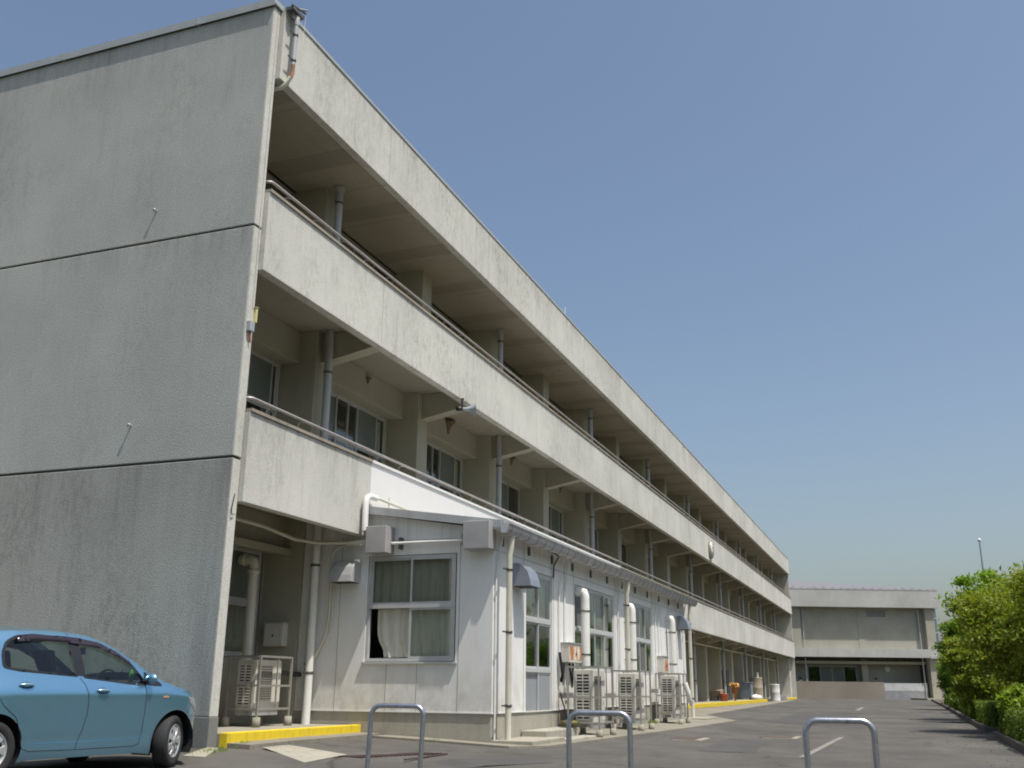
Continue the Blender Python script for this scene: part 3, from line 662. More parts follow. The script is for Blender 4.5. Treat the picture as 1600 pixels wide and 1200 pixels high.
# downpipes on the front
def downpipe(x, y, z0, top=True):
    m_ = MB().tube([(x, gy+.01, 3.33), (x, gy+.02, 3.22), (x, (gy+y)/2, 3.10), (x, y, 3.0), (x, y, z0)], .052, 12)
    o = m_.build('downpipe', PVCC)
    for z in (2.75, 1.72, .55): s_ = MB(); s_.lathe([(.053, z-.02), (.062, z-.02), (.062, z+.02), (.053, z+.02)], (x, y, 0), 'z', 12); s_.box(x-.2, x+.01, y+.02, y+.04, z-.012, z+.012); s_.build('pipe_strap', BAND, o)
    return A(o)
downpipe(4.10, AY-.235, -.04); downpipe(12.05, AY-.235, 1.0); downpipe(19.75, AY-.235, -.1)
for x, z0 in ((4.02, .0), (11.95, .5), (19.7, .3), (7.42, .75), (7.78, .75), (15.9, 1.1), (16.3, 1.5)): A(MB().tube([(x, AY-.03, z0), (x, AY-.03, 2.62), (x+.04, AY-.05, 2.9), (x+.02, AY-.14, 3.38)], .018, 6).build('wall_conduit', PVCW))
A(MB().tube([(4.4, AY-.19, 3.37), (6.4, AY-.19, 3.37), (6.9, AY-.2, 3.3), (7.02, AY-.06, 3.15), (7.03, AY-.04, 2.9)], .018, 6).build('black_cable', BAND))
def duct(x):
    d = MB().tube([(x, AY+.02, 2.78), (x, AY-.10, 2.78), (x, AY-.15, 2.765), (x, AY-.175, 2.70), (x, AY-.18, 2.6), (x, AY-.18, .95)], .095, 14)
    o = d.build('air_duct', PVCW); s_ = MB()
    for z in (2.38, 1.5): s_.lathe([(.098, z-.015), (.104, z-.015), (.104, z+.015), (.098, z+.015)], (x, AY-.18, 0), 'z', 14); s_.box(x-.11, x-.09, AY-.18, AY, z-.01, z+.01)
    s_.build('pipe_strap', BAND, o); return A(o)
duct(8.72); duct(12.72); duct(17.42)
def hood(name, x, y, z, wd, m, rz=0):
    """exhaust hood, local: back on y=0, opens downward, curved top"""
    pr = [(0, 0), (0, .40), (-.10, .40), (-.2, .36), (-.29, .26), (-.34, .12), (-.36, 0.0)]
    mb = MB(); n = len(pr)
    mb.prism([(a, b) for a, b in pr], 'x', 0, wd)
    # bottom stays closed: thin dark sheet stands in for the shaded opening
    o = mb.build(name, m, None, bevel=.006); o.location = (x, y, z); o.rotation_euler = (0, 0, rz)
    MB().box(.02, wd-.02, -.33, -.02, -.006, -.0005).build('hood_opening_shade', DARK, o)
    return A(o)
HOODM = mat('hood_steel', (0.30, 0.33, 0.38), 0.35, 0.4, 0.1); HOODL = mat('hood_pale_steel', (0.52, 0.53, 0.53), 0.4, 0.3, 0.1, dirt=(.3,.27,.22,.4))
hood('exhaust_hood', 4.84, AY-.002, 2.55, .50, HOODM); hood('exhaust_hood', 18.95, AY-.002, 2.55, .5, HOODM)
hood('exhaust_hood', AX0-.002, .53, 2.58, .45, HOODL, R(-90))
for y0_, y1_ in ((-.16, -.56), (-2.02, -2.50)):
    bx = MB().box(AX0-.34, AX0-.002, y1_, y0_, 3.06, 3.53)
    A(bx.build('pipe_box', mat('grey_box_steel', (.38,.37,.37), .5, .2, .1, dirt=(.25,.2,.15,.3)), bevel=.01))
A(MB().tube([(AX0-.12, -.57, 3.24), (AX0-.12, -2.01, 3.24)], .026, 10).build('handle_pipe', PVCW))
A(MB().box(AX0-.13, AX0-.001, -.74, -.70, 3.14, 3.34).box(AX0-.13, AX0-.001, -1.96, -1.92, 3.14, 3.34).build('pipe_brackets', BAND))
# windows and door
def AW(*a, **k): o = window(None, *a, **k); return A(o)
AW(1.68, 1.79, [.92], 2, ['ob', 'bb'], [(.15, 1.62, .06, .88, CURTB, .11), (.03, 1.65, .97, 1.74, CURTD, 0)], loc=(AX0+.02, -.07, 1.25), rz=R(-90))
AW(1.48, 2.61, [.83, 1.72], 2, ['dd', 'cb', 'bb'], [(.05, .35, .85, 1.7, CURTB, 0), (.05, 1.4, 1.76, 2.55, CURTD, 0)], loc=(5.59, AY+.02, .31), name='sliding_door')
AW(w2[1]-w2[0]-.02, 1.74, [.84], 4, ['cbcb', 'mbfb'], [(.4, 1.1, .05, .82, CURTB, 0), (1.9, 3.05, .05, .82, CURTB, 0), (.1, 3.0, .88, 1.7, CURTD, 0)], loc=(w2[0]+.01, AY+.02, 1.18))
AW(w3[1]-w3[0]-.02, 1.74, [.84], 4, ['mcmb', 'mfcb'], [(1.8, 2.5, .05, .82, CURTB, 0), (.1, 2.5, .88, 1.7, CURTD, 0)], loc=(w3[0]+.01, AY+.02, 1.18))
AW(w4[1]-w4[0]-.02, 1.70, [.84], 2, ['cc', 'bb'], [(.05, .8, .88, 1.65, CURTD, 0)], loc=(w4[0]+.01, AY+.02, 1.18))
# steps and base slabs
zg = gz(6, -3)
A(MB().box(5.35, 7.25, AY-.47, AY-.0, zg-.2, .12).build('step', PLINTH, bevel=.015))
A(MB().box(5.62, 7.55, AY-.80, AY-.48, zg-.2, -.02).build('step', PLINTH, bevel=.015))
A(MB().box(AX0-.02, 5.60, AY-.72, AY+.0, zg-.2, zg+.09).build('base_slab', PAVE, bevel=.012))
A(MB().box(19.1, 21.0, AY-.75, AY+.0, -.4, .0).build('base_slab', PAVE, bevel=.012))

# ================================================================== AIR CONDITIONING UNITS
AIR = mat('grille_dark', (.035,.035,.033), .7)
def ac_unit(x, y, z, L, D, H, label, side_mesh=False, foot=.22):
    t = thing('outdoor_unit', label, 'air conditioner', (x, y, z), 0, 'caged air conditioning outdoor units')
    c = MB().box(0, L, 0, D, foot+.03, H).build('casing', ACW, t, bevel=.012)
    # coil grille on the -x side: dark backing behind a lattice, two banks
    bk = MB().box(-.012, -.001, D*.18, D*.82, foot+.10, H-.08); bk.build('coil_backing', AIR, t)
    gr = MB(); rows = 14; zz0, zz1 = foot+.10, H-.08
    for i in range(rows+1): z_ = zz0+(zz1-zz0)*i/rows; th = .012 if i != rows//2 else .035; gr.box(-.034, -.013, D*.16, D*.84, z_-th, z_+th)
    for f in (.16, .495, .82): gr.box(-.036, -.013, D*f, D*f+.02, zz0, zz1)
    gr.build('side_grille', ACW, t)
    # tall mesh inlet in the front, smooth service side
    zb, zt = foot+.22*(H-foot), foot+.88*(H-foot)
    MB().box(L*.06, L*.60, -.006, -.0005, zb, zt).build('mesh_backing', mat('mesh_dark', (.13,.125,.11), .7), t)
    g_ = MB()
    for q in range(15): z_ = zb+(zt-zb)*q/14; g_.box(L*.06, L*.60, -.016, -.0065, z_-.004, z_+.004)
    for q in range(9): x_ = L*(.06+.54*q/8); g_.box(x_-.004, x_+.004, -.0165, -.0066, zb, zt)
    g_.build('front_mesh', mat('mesh_wire', (.27,.26,.23), .6), t)
    MB().box(L*.66, L*.97, -.006, -.0005, foot+.08, H-.06).box(L*.78, L*.84, -.02, -.0065, H*.5, H*.5+.05).box(L*.80, L*.92, -.010, -.0065, H-.22, H-.14).build('service_panel', ACW, t)
    # cage
    cg = MB(); r_ = .016; e = .09; top = H+.05
    xs_ = (-e, L+e); ysb = (-e-.04, D+e)
    for a in xs_:
        for b in ysb: cg.box(a-r_, a+r_, b-r_, b+r_, foot*.5, top)
    for zc in (top, (H+foot)/2, foot+.04):
        for b in ysb: cg.box(xs_[0], xs_[1], b-r_*.9, b+r_*.9, zc-r_, zc+r_*.98)
        for a in xs_: cg.box(a-r_*.88, a+r_*.88, ysb[0], ysb[1], zc-r_*.96, zc+r_*.94)
    cg.box(L*.55, L*.55+.02, ysb[0]-.01, ysb[0]+.01, foot, top)
    cg.build('cage', CAGE, t)
    for a in xs_:
        for b in ysb: MB().lathe([(.0, -.02), (.07, -.02), (.06, .14), (0, .141)], (a, b, 0), 'z', 12).build('foot', PAVE, t)
    MB().box(0, L, .02, .10, foot-.06, foot+.028).box(0, L, D-.10, D-.02, foot-.06, foot+.028).build('base_rails', METAL, t)
    pp = MB().tube([(L*.9, D+.0, .55+foot), (L+.05, D+.08, .5+foot), (L+.02, D+.14, .3)], .05, 8); pp.build('lagged_pipe', mat('white_lagging', (.6,.6,.57), .7), t)
    return t
zg = gz(8, -3.1)
ac_unit(7.45, -3.16, zg+.01, .80, .40, 1.24, 'tall caged air conditioning unit on the annex front nearest the door steps')
ac_unit(10.75, -3.16, gz(11.5, -3.1)+.01, .80, .40, 1.22, 'middle one of the three caged air conditioning units along the annex front')
ac_unit(15.2, -3.12, gz(16, -3.1)+.01, .80, .40, 1.22, 'caged air conditioning unit farthest from the annex door, draped with a white hose')
ac_unit(2.26, .95, .21, .72, .36, 1.02, 'caged air conditioning unit standing on the walkway behind the yellow kerb, under the balcony')
hs = MB().tube([(15.86, -3.24, .98), (15.87, -3.32, .75), (15.9, -3.35, .56), (15.98, -3.37, .50), (16.02, -3.36, .40)], [.08, .07, .06, .06, .03], 10)
tag(hs.build('hose', PVCW), 'white wrapped hose hanging over the farthest annex unit cage', 'hose')
# switch boxes
def switch_box(x, y, z, wd, h, label, rust=True, n=2, dpt=.18):
    t = thing('switch_box', label, 'electrical box', (x, y, z), 0, 'electrical boxes on the walls')
    MB().box(0, wd, -dpt, 0, 0, h).build('casing', ACW, t, bevel=.008)
    MB().box(-.015, wd+.015, -dpt-.02, 0, h+.001, h+.02).build('cover', METAL, t)
    dm = MB()
    for k in range(n): dm.box(wd*k/n+.03, wd*(k+1)/n-.03, -dpt-.006, -dpt-.0005, .05, h-.05)
    dm.build('door', RUSTP if rust else ACW, t)
    MB().box(wd*.46, wd*.52, -dpt-.02, -dpt-.007, h*.4, h*.5).build('latch', BLACK, t)
    return t
def rustp():
    m, nt, b = base_mat('rusted_white_paint'); p = pos(nt)
    o = mixc(nt, ramp(nt, nz(nt, pos(nt, 3, 3, 1.2), 1.1, 5, .6), .44, .52), (.62, .60, .52), (.42, .15, .04)); nt.links.new(o, b.inputs['Base Color']); b.inputs['Roughness'].default_value = .7
    return m
RUSTP = rustp()
switch_box(7.6, AY-.004, 1.32, .82, .36, 'rust streaked twin electrical box beside the white air duct nearest the annex door')
switch_box(16.15, AY-.004, 1.25, .55, .42, 'single electrical box with a rusty red door near the last annex unit', n=1)
cb = switch_box(3.86, 1.7, 1.53, .40, .40, 'pale grey electrical cabinet on the column behind the walkway unit', rust=False, n=1, dpt=.16)
cb.rotation_euler = (0, 0, R(-90)); cb.location = (3.874, 1.86, 1.50)
cl = MB().tube([(7.35, AY-.06, 1.5), (7.38, AY-.1, 1.1), (7.42, AY-.07, .95), (7.5, AY-.1, 1.3)], .03, 8).tube([(7.85, AY-.1, 1.3), (7.8, AY-.16, .95), (7.95, AY-.12, .85), (8.1, AY-.1, 1.3)], .022, 8)
tag(cl.build('cable_loop', BLACK), 'black cable loops hanging below the twin rusty electrical box', 'cable')
MPR = mat('red_enamel', (.35,.05,.04), .5)
# broom-like tools by the steps
tl = thing('garden_tools', 'dark long handled tools leaning on the annex wall beside the door steps', 'tools', (7.33, -2.75, -.03))
MB().tube([(0, 0, .0), (-.02, .22, .78)], .014, 6).tube([(.12, .02, 0), (.11, .24, .68)], .014, 6).build('handles', BLACK, tl)
MB().box(-.12, .04, -.08, .05, .0, .28).box(.06, .2, -.06, .08, .0, .42).build('heads', BLACK, tl, bevel=.02)
bs = MB().lathe([(0, 0), (.16, .0), (.19, .05), (.17, .09), (.10, .10), (0, .11)], (7.0, -2.82, .152), 'z', 14)
tag(bs.build('work_gloves', mat('yellow_black', (.10,.09,.03), .7, var=.8, vscale=25)), 'dark heap with yellow flecks lying on the upper door step', 'gloves')

# ================================================================== HANGING THINGS ON THE SCHOOL
ls = thing('loudspeaker', 'grey horn loudspeaker hung under the third floor balcony edge', 'loudspeaker', (8.02, .0, 6.84), R(-60))
MB().lathe([(.03, 0), (.045, .10), (.07, .18), (.12, .27), (.20, .34), (.205, .345), (.19, .345), (.11, .27), (.05, .18), (.0, .10)], (0, 0, 0), 'x', 26).build('horn', mat('speaker_grey', (.42,.45,.49), .4, .2), ls)
MB().lathe([(0, -.16), (.055, -.155), (.065, -.08), (.065, .02), (0, .03)], (0, 0, 0), 'x', 16).build('driver', BLACK, ls)
MB().box(-.02, .02, -.06, -.052, -.05, .26).box(-.02, .02, .052, .06, -.05, .26).box(-.05, .05, -.06, .06, .2605, .27).build('bracket', BLACK, ls)
ls.scale = (.88, .88, .88)
ck = thing('wall_clock', 'round white faced clock mounted on the third floor balcony parapet', 'clock', (39.9, -.02, 7.66))
MB().lathe([(0, -.10), (.40, -.10), (.44, -.12), (.46, -.09), (.46, .0), (0, 0)], (0, 0, 0), 'y', 32).build('case', mat('clock_case', (.42,.36,.28), .4, .4), ck)
MB().lathe([(0, -.112), (.39, -.110), (.39, -.1005)], (0, 0, 0), 'y', 32).build('dial', mat('clock_dial', (.75,.78,.78), .3), ck)
hd = MB()
for k in range(12): a = k*math.pi/6; hd.box(.33*math.sin(a)-.012, .33*math.sin(a)+.012, -.116, -.113, .33*math.cos(a)-.03, .33*math.cos(a)+.03)
hd.tube([(0, -.12, 0), (.14, -.12, .14)], .014, 5).tube([(0, -.12, 0), (.05, -.12, .30)], .01, 5); hd.build('hands', BLACK, ck)
NEST = mat('nest_mud', (.17,.115,.075), .95, var=.4, vscale=20, bmp=.8, bscale=40)
for k, (x, z, s_, lb) in enumerate(((6.6, 7.33, .5, 'small brown mud smear of a nest on the beam of the second bay, second floor'), (10.9, 7.40, 1.15, 'large brown mud swallow nest right of the loudspeaker under the slab'), (15.5, 7.42, .8, 'thin brown mud nest in the fourth bay under the slab'), (20.2, 7.44, .9, 'reddish brown mud nest in the fifth bay under the slab'))):
    nb = MB(); pr = [(0, -.30), (.03, -.26), (.06, -.14), (.13, -.05), (.16, .0), (0, .004)]
    nb.lathe([(r_*s_, h*s_) for r_, h in pr], (0, 0, 0), 'z', 12)
    for i, v in enumerate(nb.v):
        n_ = noise.noise(Vector(v)*14)*.03; nb.v[i] = (v[0]+n_, min(v[1]+n_*.5, .02), v[2])
    o = nb.build('swallow_nest', NEST, None, loc=(x, 1.645, z)); tag(o, lb, 'nest', 'swallow nests under the third floor slab')
MB_ = None

# ================================================================== GYM BUILDING
GA = Vector((86.0, .6)); GB = Vector((91.6, -11.9)); gd = (GB-GA); GL = gd.length; ga = math.atan2(gd.y, gd.x)
gym = thing('gym_building', 'two storey grey concrete gymnasium with ribbed metal roof closing the far end of the yard', 'building', (GA.x, GA.y, 0), ga)
# local: x along the face to the right, +y away from the viewer
EXT = -9
MB().box(EXT, GL, -.9, -.5, 8.15, 9.72).box(EXT, GL+.02, -.92, 8, 9.73, 9.80).build('fascia', GYMF, gym)
MB().box(EXT, GL-.1, -.499, .5, 8.2, 8.4).build('roof_soffit', SOFF, gym)
mb = MB(); wall_holes(mb, EXT, GL-1.25, 4.45, 8.2, 0, .2, [(7.1, 8.9, 7.35, 7.95)]); mb.build('upper_wall', GYMW, gym)
MB().box(7.1, 8.9, .08, .14, 7.35, 7.95).build('louvre', mat('grey_louvre', (.22,.23,.23), .6), gym)
MB().box(EXT, GL-.6, -.85, 0.0, 3.68, 4.44).build('balcony_edge', GYMF, gym)
MB().box(6.2, 6.8, -.03, -.002, 4.46, 8.18).build('pilaster', GYMW, gym); MB().box(-1.0, .7, -.30, -.002, 4.46, 8.18).build('pilaster', GYMW, gym)
MB().box(GL-1.25, GL-.45, -.55, .2, 0, 8.18).build('corner_column', PLAIN, gym)
for x in (.95, 11.95): MB().tube([(x, -.2, .1), (x, -.2, 3.66)], .06, 8).tube([(x, -.2, 4.45), (x, -.2, 8.19)], .06, 8).build('drain_pipe', PVCG, gym)
mb = MB(); wall_holes(mb, EXT, GL-1.26, .0, 3.68, 1.6, 1.8, [(-3, .4, 1.0, 2.9), (1.7, 6.4, .1, 2.95)]); mb.build('lower_wall', GYMW, gym)
window(gym, 4.66, 2.82, [], 4, ['cffc'], [], (1.72, 1.65, .12))
window(gym, 3.36, 1.88, [], 3, ['ccc'], [], (-2.98, 1.65, 1.01))
MB().box(EXT, GL-.5, 1.81, 6, .0, .1).box(EXT, GL-.5, 6, 6.2, .1, 8).build('room_interior', ROOMW, gym)
MB().box(6.6, 7.2, .9, 1.59, .1, 3.6).box(-.5, .4, .9, 1.59, .1, 3.6).build('lower_columns', PLAIN, gym)
MB().box(EXT, GL-.6, .3, 1.58, 3.1, 3.35).build('beam', PLAIN, gym)
MB().box(EXT, 8.0, -.45, -.25, 0, 1.52).build('low_wall', TANW, gym)
MB().box(8.05, 12.15, -.15, -.05, .0, .75).build('lower_panel', mat('grey_panel', (.27,.28,.29), .5), gym)
MB().box(8.05, 12.15, -.16, -.04, .755, 1.45).build('white_board', mat('dull_white_board', (.5,.5,.5), .6), gym)
MB().lathe([(0, -.05), (.3, -.05), (.3, .0)], (9.3, 1.59, 2.7), 'y', 20).build('wall_clock_disc', WHITE, gym)
# right hand return with glazed strip and a small canopy
mb = MB(); wall_holes(mb, .21, 8, 0.0, 8.18, GL-.5, GL-.3, [(1.0, 7.0, 4.6, 8.0)], 'y'); mb.build('side_wall', GYMW, gym)
MB().box(GL-.46, GL-.42, 1.0, 7, 4.6, 8.0).box(GL-.30, GL-.02, -.2, 6, 4.45, 8.14).build('side_glazing', mat('side_window_blue', (.16,.2,.26), .2, spec=.6), gym)
sf = MB()
for z_ in (4.45, 5.9, 7.2, 8.1): sf.box(GL-.31, GL+.01, -.23, -.18, z_, z_+.08)
sf.box(GL-.31, GL-.27, -.24, -.17, 4.4, 8.17).build('side_window_frame', ALU, gym)
MB().box(GL-1.3, GL+.35, -.9, 1.4, 3.62, 3.85).build('canopy', GYMF, gym)
MB().tube([(GL+.1, -.6, 0), (GL+.1, -.6, 3.6)], .05, 8).build('drain_pipe', PVCG, gym)
# ribbed roof, ridge falling to the right
rr = MB(); y0_, y1_ = -.6, 9.5
def rzz(x, y): return 9.82 + (y-y0_)*(.120+.062*max(0, min(1, (GL-x)/GL)))
XN = [EXT + (GL-EXT)*k/60 for k in range(61)]
vs = []
for k, x in enumerate(XN):
    h = .0 if k % 2 else .07
    vs += [(x, y0_, rzz(x, y0_)+h), (x, y1_, rzz(x, y1_)+h)]
rr.add(vs, [(2*k, 2*k+2, 2*k+3, 2*k+1) for k in range(60)])
ro = rr.build('roof', mat('pale_roof_metal', (.24,.23,.235), .5, .2, .08), gym); sd = ro.modifiers.new('s', 'SOLIDIFY'); sd.thickness = .05
sg = MB()
for k in range(24): x = EXT+.5+k*(GL-EXT-1)/23; sg.prism([(x, 9.9), (x+.45, 9.9), (x+.22, 10.12)], 'y', -.55, -.5)
sg.build('snow_guards', METAL, gym)
MB().box(EXT, GL+2.5, -3.3, -.9, -.05, .08).build('apron_kerb', PAVE, gym) if False else None
tag(MB().box(0, .0001+1, 0, 1, 0, 1).build('kerb', PAVE), kind='structure') if False else None
k = MB(); k.prism([(91.0, -8.6), (92.6, -12.2), (90.6, -13.4), (87.6, -10.4)][::-1], 'z', -.2, .16)
tag(k.build('apron', PAVE), kind='structure')

# ================================================================== PEOPLE (far, behind the low wall)
SKIN = mat('skin', (.50, .33, .25), .6); HAIR = mat('black_hair', (.015,.012,.012), .5)
def person(loc, rz, label, cloth_col, pants, lean=0.0, arm=0.0):
    t = thing('person', label, 'person', loc, rz)
    J = {'pelvis': (0,0,.93), 'spine': (lean*.12,0,1.15), 'chest': (lean*.3,0,1.34), 'neck': (lean*.42,0,1.48), 'head': (lean*.5,0,1.62), 'top': (lean*.52,0,1.70)}
    V = []; E_ = []; Rr = []; idx = {}
    def v(n, p, r, par=None):
        idx[n] = len(V); V.append(p); Rr.append(r)
        if par is not None: E_.append((idx[par], idx[n]))
    v('pelvis', J['pelvis'], (.13,.11)); v('spine', J['spine'], (.12,.10), 'pelvis'); v('chest', J['chest'], (.15,.11), 'spine'); v('neck', J['neck'], (.055,.055), 'chest'); v('head', J['head'], (.085,.095), 'neck'); v('top', J['top'], (.07,.08), 'head')
    for s in (-1, 1):
        q = str(s); cx = J['chest'][0]
        v('sh'+q, (cx, s*.17, 1.38), (.055,.055), 'chest'); v('el'+q, (cx+.08+arm*.2, s*.24, 1.14), (.042,.042), 'sh'+q); v('wr'+q, (cx+.28+arm*.2, s*.18, 1.06+arm*.15), (.03,.03), 'el'+q); v('ha'+q, (cx+.36+arm*.2, s*.16, 1.06+arm*.16), (.032,.02), 'wr'+q)
        for f in range(4): v(f'f{f}'+q, (cx+.43+arm*.2-.01*abs(f-1), s*.16+(f-1.5)*.02, 1.05+arm*.16), (.009,.009), 'ha'+q)
        v('th'+q, (cx+.36+arm*.2, s*.16-s*.05, 1.07+arm*.16), (.01,.01), 'wr'+q)
        v('hip'+q, (0, s*.09, .88), (.09,.09), 'pelvis'); v('kn'+q, (.02, s*.10, .48), (.062,.062), 'hip'+q); v('an'+q, (-.01, s*.10, .09), (.042,.042), 'kn'+q); v('to'+q, (.16, s*.12, .04), (.035,.03), 'an'+q)
    me = bpy.data.meshes.new('body'); me.from_pydata(V, E_, []); o = bpy.data.objects.new('body', me); COL.objects.link(o); o.parent = t
    sk = o.modifiers.new('skin', 'SKIN')
    for i, r_ in enumerate(Rr): me.skin_vertices[0].data[i].radius = r_
    me.skin_vertices[0].data[0].use_root = True
    ss = o.modifiers.new('sub', 'SUBSURF'); ss.levels = 2; ss.render_levels = 2
    me.materials.append(SKIN)
    hx, hy, hz = J['head']
    MB().lathe([(.0, .155), (.06, .145), (.10, .09), (.108, .03), (.095, -.03), (.0, -.03)], (hx-.012, 0, hz-.02), 'z', 16).build('hair', HAIR, t)
    fc = MB().lathe([(0, .0), (.016, .012), (.012, .05), (0, .055)], (hx+.095, 0, hz-.035), 'z', 8)
    fc.build('nose', SKIN, t)
    c = MB(); c.lathe([(.135,.90), (.145,1.0), (.15,1.15), (.175,1.3), (.16,1.40), (.07,1.47)], (0,0,0), 'z', 18)
    for i, q in enumerate(c.v): k_ = max(0, (q[2]-.9)/.5); c.v[i] = (q[0]*.82+lean*.3*k_, q[1]*1.15, q[2])
    for s in (-1, 1): c.tube([(J['chest'][0], s*.15, 1.38), (J['chest'][0]+.04, s*.22, 1.26), (J['chest'][0]+.08+arm*.2, s*.245, 1.13)], [.075, .066, .058], 10)
    c.build('shirt', cloth(f'shirt_{label[:6]}', cloth_col), t)
    for s in (-1, 1): MB().tube([(0, s*.085, .95), (0, s*.09, .85), (.02, s*.10, .48), (-.01, s*.10, .1)], [.115, .105, .078, .062], 10).build('trouser_leg', cloth('trousers', pants), t)
    return t
def gpt(x, y, z=0): c_, s_ = math.cos(ga), math.sin(ga); return (GA.x+x*c_-y*s_, GA.y+x*s_+y*c_, z)
person(gpt(.55, .35, .15), ga-R(90), 'person in a white shirt standing behind the low tan wall', (.75,.76,.8), (.03,.03,.05))
person(gpt(7.2, .35, .15), ga-R(60), 'person in dark clothes leaning forward over the low tan wall', (.03,.03,.035), (.03,.03,.03), lean=1.0, arm=.8)

# ================================================================== CLUTTER ON THE FAR WALKWAY
ZW = .172
def small(name, label, cat, mb, m, loc, group=None, bevel=0): return tag(mb.build(name, m, None, bevel=bevel, loc=loc), label, cat, group)
small('orange_bucket', 'orange bucket on the far walkway beside the first open column', 'bucket', MB().lathe([(0, 0), (.18, .0), (.22, .36), (.24, .36), (.24, .40), (.21, .40), (.16, .05), (0, .05)], n=20), mat('orange_plastic', (.50,.13,.06), .5), (46.1, .65, ZW))
pt = thing('potted_flowers', 'potted orange yellow flowers on a brown stand at the walkway edge', 'plant', (49.0, .5, ZW))
MB().lathe([(0, 0), (.06, 0), (.06, .35), (.15, .42), (.20, .72), (.22, .72), (.22, .76), (0, .74)], n=18).build('pot', mat('brown_pot', (.30,.11,.05), .7), pt)
fm = MB()
for i in range(110):
    a, r_, h = random.random()*6.28, random.random()**.5*.26, .74+random.random()*.22; p = Vector((r_*math.cos(a), r_*math.sin(a), h)); u = Vector((random.uniform(-1,1), random.uniform(-1,1), random.uniform(-1,1))).normalized()*.05; v_ = u.orthogonal().normalized()*.05
    fm.add([p-u-v_, p+u-v_, p+u+v_, p-u+v_], [(0,1,2,3)])
fm.build('blossom', mat('orange_blossom', (.60,.36,.12), .7, var=.4, vscale=12), pt)
wl = thing('wheelbarrow', 'old brown wheelbarrow parked on the far walkway behind the orange bucket', 'wheelbarrow', (46.6, 1.15, ZW))
MB().prism([(-.55, .55), (-.35, .25), (.35, .25), (.65, .62)], 'y', -.3, .3).build('tray', mat('brown_tray', (.28,.22,.15), .7, dirt=(.3,.12,.05,.6)), wl, bevel=.02)
MB().lathe([(.0, -.04), (.17, -.04), (.19, 0), (.17, .04), (0, .04)], (.55, 0, .19), 'y', 18).build('wheel', BLACK, wl)
MB().tube([(-1.0, -.28, .55), (-.3, -.25, .3), (.55, -.06, .19)], .02, 6).tube([(-1.0, .28, .55), (-.3, .25, .3), (.55, .06, .19)], .02, 6).tube([(-.3, -.25, .3), (-.35, -.27, 0)], .018, 6).tube([(-.3, .25, .3), (-.35, .27, 0)], .018, 6).build('frame', BAND, wl)
lk = thing('steel_cabinet', 'tall dark steel cabinet standing between the far walkway columns', 'cabinet', (51.0, 1.25, ZW))
MB().box(0, 1.0, 0, .55, .06, 1.72).build('body', mat('dark_cabinet', (.055,.055,.06), .5), lk, bevel=.01); MB().box(.02, .98, .05, .5, 0, .059).build('base', BLACK, lk)
MB().box(.03, .49, -.012, -.001, .1, 1.68).box(.51, .97, -.012, -.001, .1, 1.68).build('door', mat('dark_cabinet', (.055,.055,.06), .5), lk); MB().box(.53, .55, -.03, -.013, .8, .95).build('handle', ALU, lk)
bn = thing('blue_bin', 'blue grey wheeled bin standing before the tan drums', 'bin', (56.2, .85, ZW))
MB().prism([(-.42, .08), (.42, .08), (.5, 1.0), (-.5, 1.0)], 'y', -.35, .35).build('body', mat('blue_grey_plastic', (.17,.20,.24), .5), bn, bevel=.03); MB().box(-.53, .53, -.38, .38, 1.002, 1.06).build('lid', mat('blue_grey_plastic', (.17,.20,.24), .5), bn, bevel=.02)
for s in (-1, 1): MB().lathe([(0, -.03), (.08, -.03), (.08, .03), (0, .03)], (s*.35, -.2, .08), 'y', 12).build('wheel', BLACK, bn)
for x, r_, h, m, lb in ((60.2, .42, 1.4, mat('tan_drum', (.36,.31,.23), .7), 'tall tan paper drum with a pale side on the far walkway'), (60.9, .10, 1.75, PVCW, 'thin white pole standing against the tan drum'), (64.2, .34, 1.15, PVCW, 'thick white cylinder standing alone at the end of the long yellow kerb')):
    d = MB().lathe([(0, 0), (r_, 0), (r_*1.02, .03), (r_, .06), (r_, h*.5), (r_*1.02, h*.52), (r_, h*.54), (r_, h-.05), (r_*1.03, h-.02), (r_*.9, h), (0, h)], n=20)
    small('drum' if r_ > .2 else 'white_pole', lb, 'drum' if r_ > .2 else 'pole', d, m, (x, .75 if x < 62 else .0, ZW if x < 62 else gz(x, 0)))
sk = MB().lathe([(0, 0), (.5, 0), (.6, .1), (.5, .25), (.25, .3), (0, .28)], n=16)
for i, v in enumerate(sk.v): sk.v[i] = (v[0]*1.6, v[1]*.7, v[2]*(1+.3*noise.noise(Vector(v)*3)))
small('white_sack', 'crumpled white sack lying at the edge of the far walkway', 'sack', sk, mat('white_sack', (.7,.7,.68), .8, bmp=.5, bscale=12), (56.9, .40, ZW))
rb = MB()
for i in range(9): a = i*.7; rb.box(-.4+.09*i, -.33+.09*i, -.2+.05*math.sin(a*3), .2, 0, .18+.2*abs(math.sin(a)))
small('block_pile', 'grey jumble of blocks heaped past the end of the long yellow kerb', 'rubble', rb, mat('grey_block', (.35,.35,.36), .8), (66.0, -.3, gz(66, -.3)), bevel=.015)

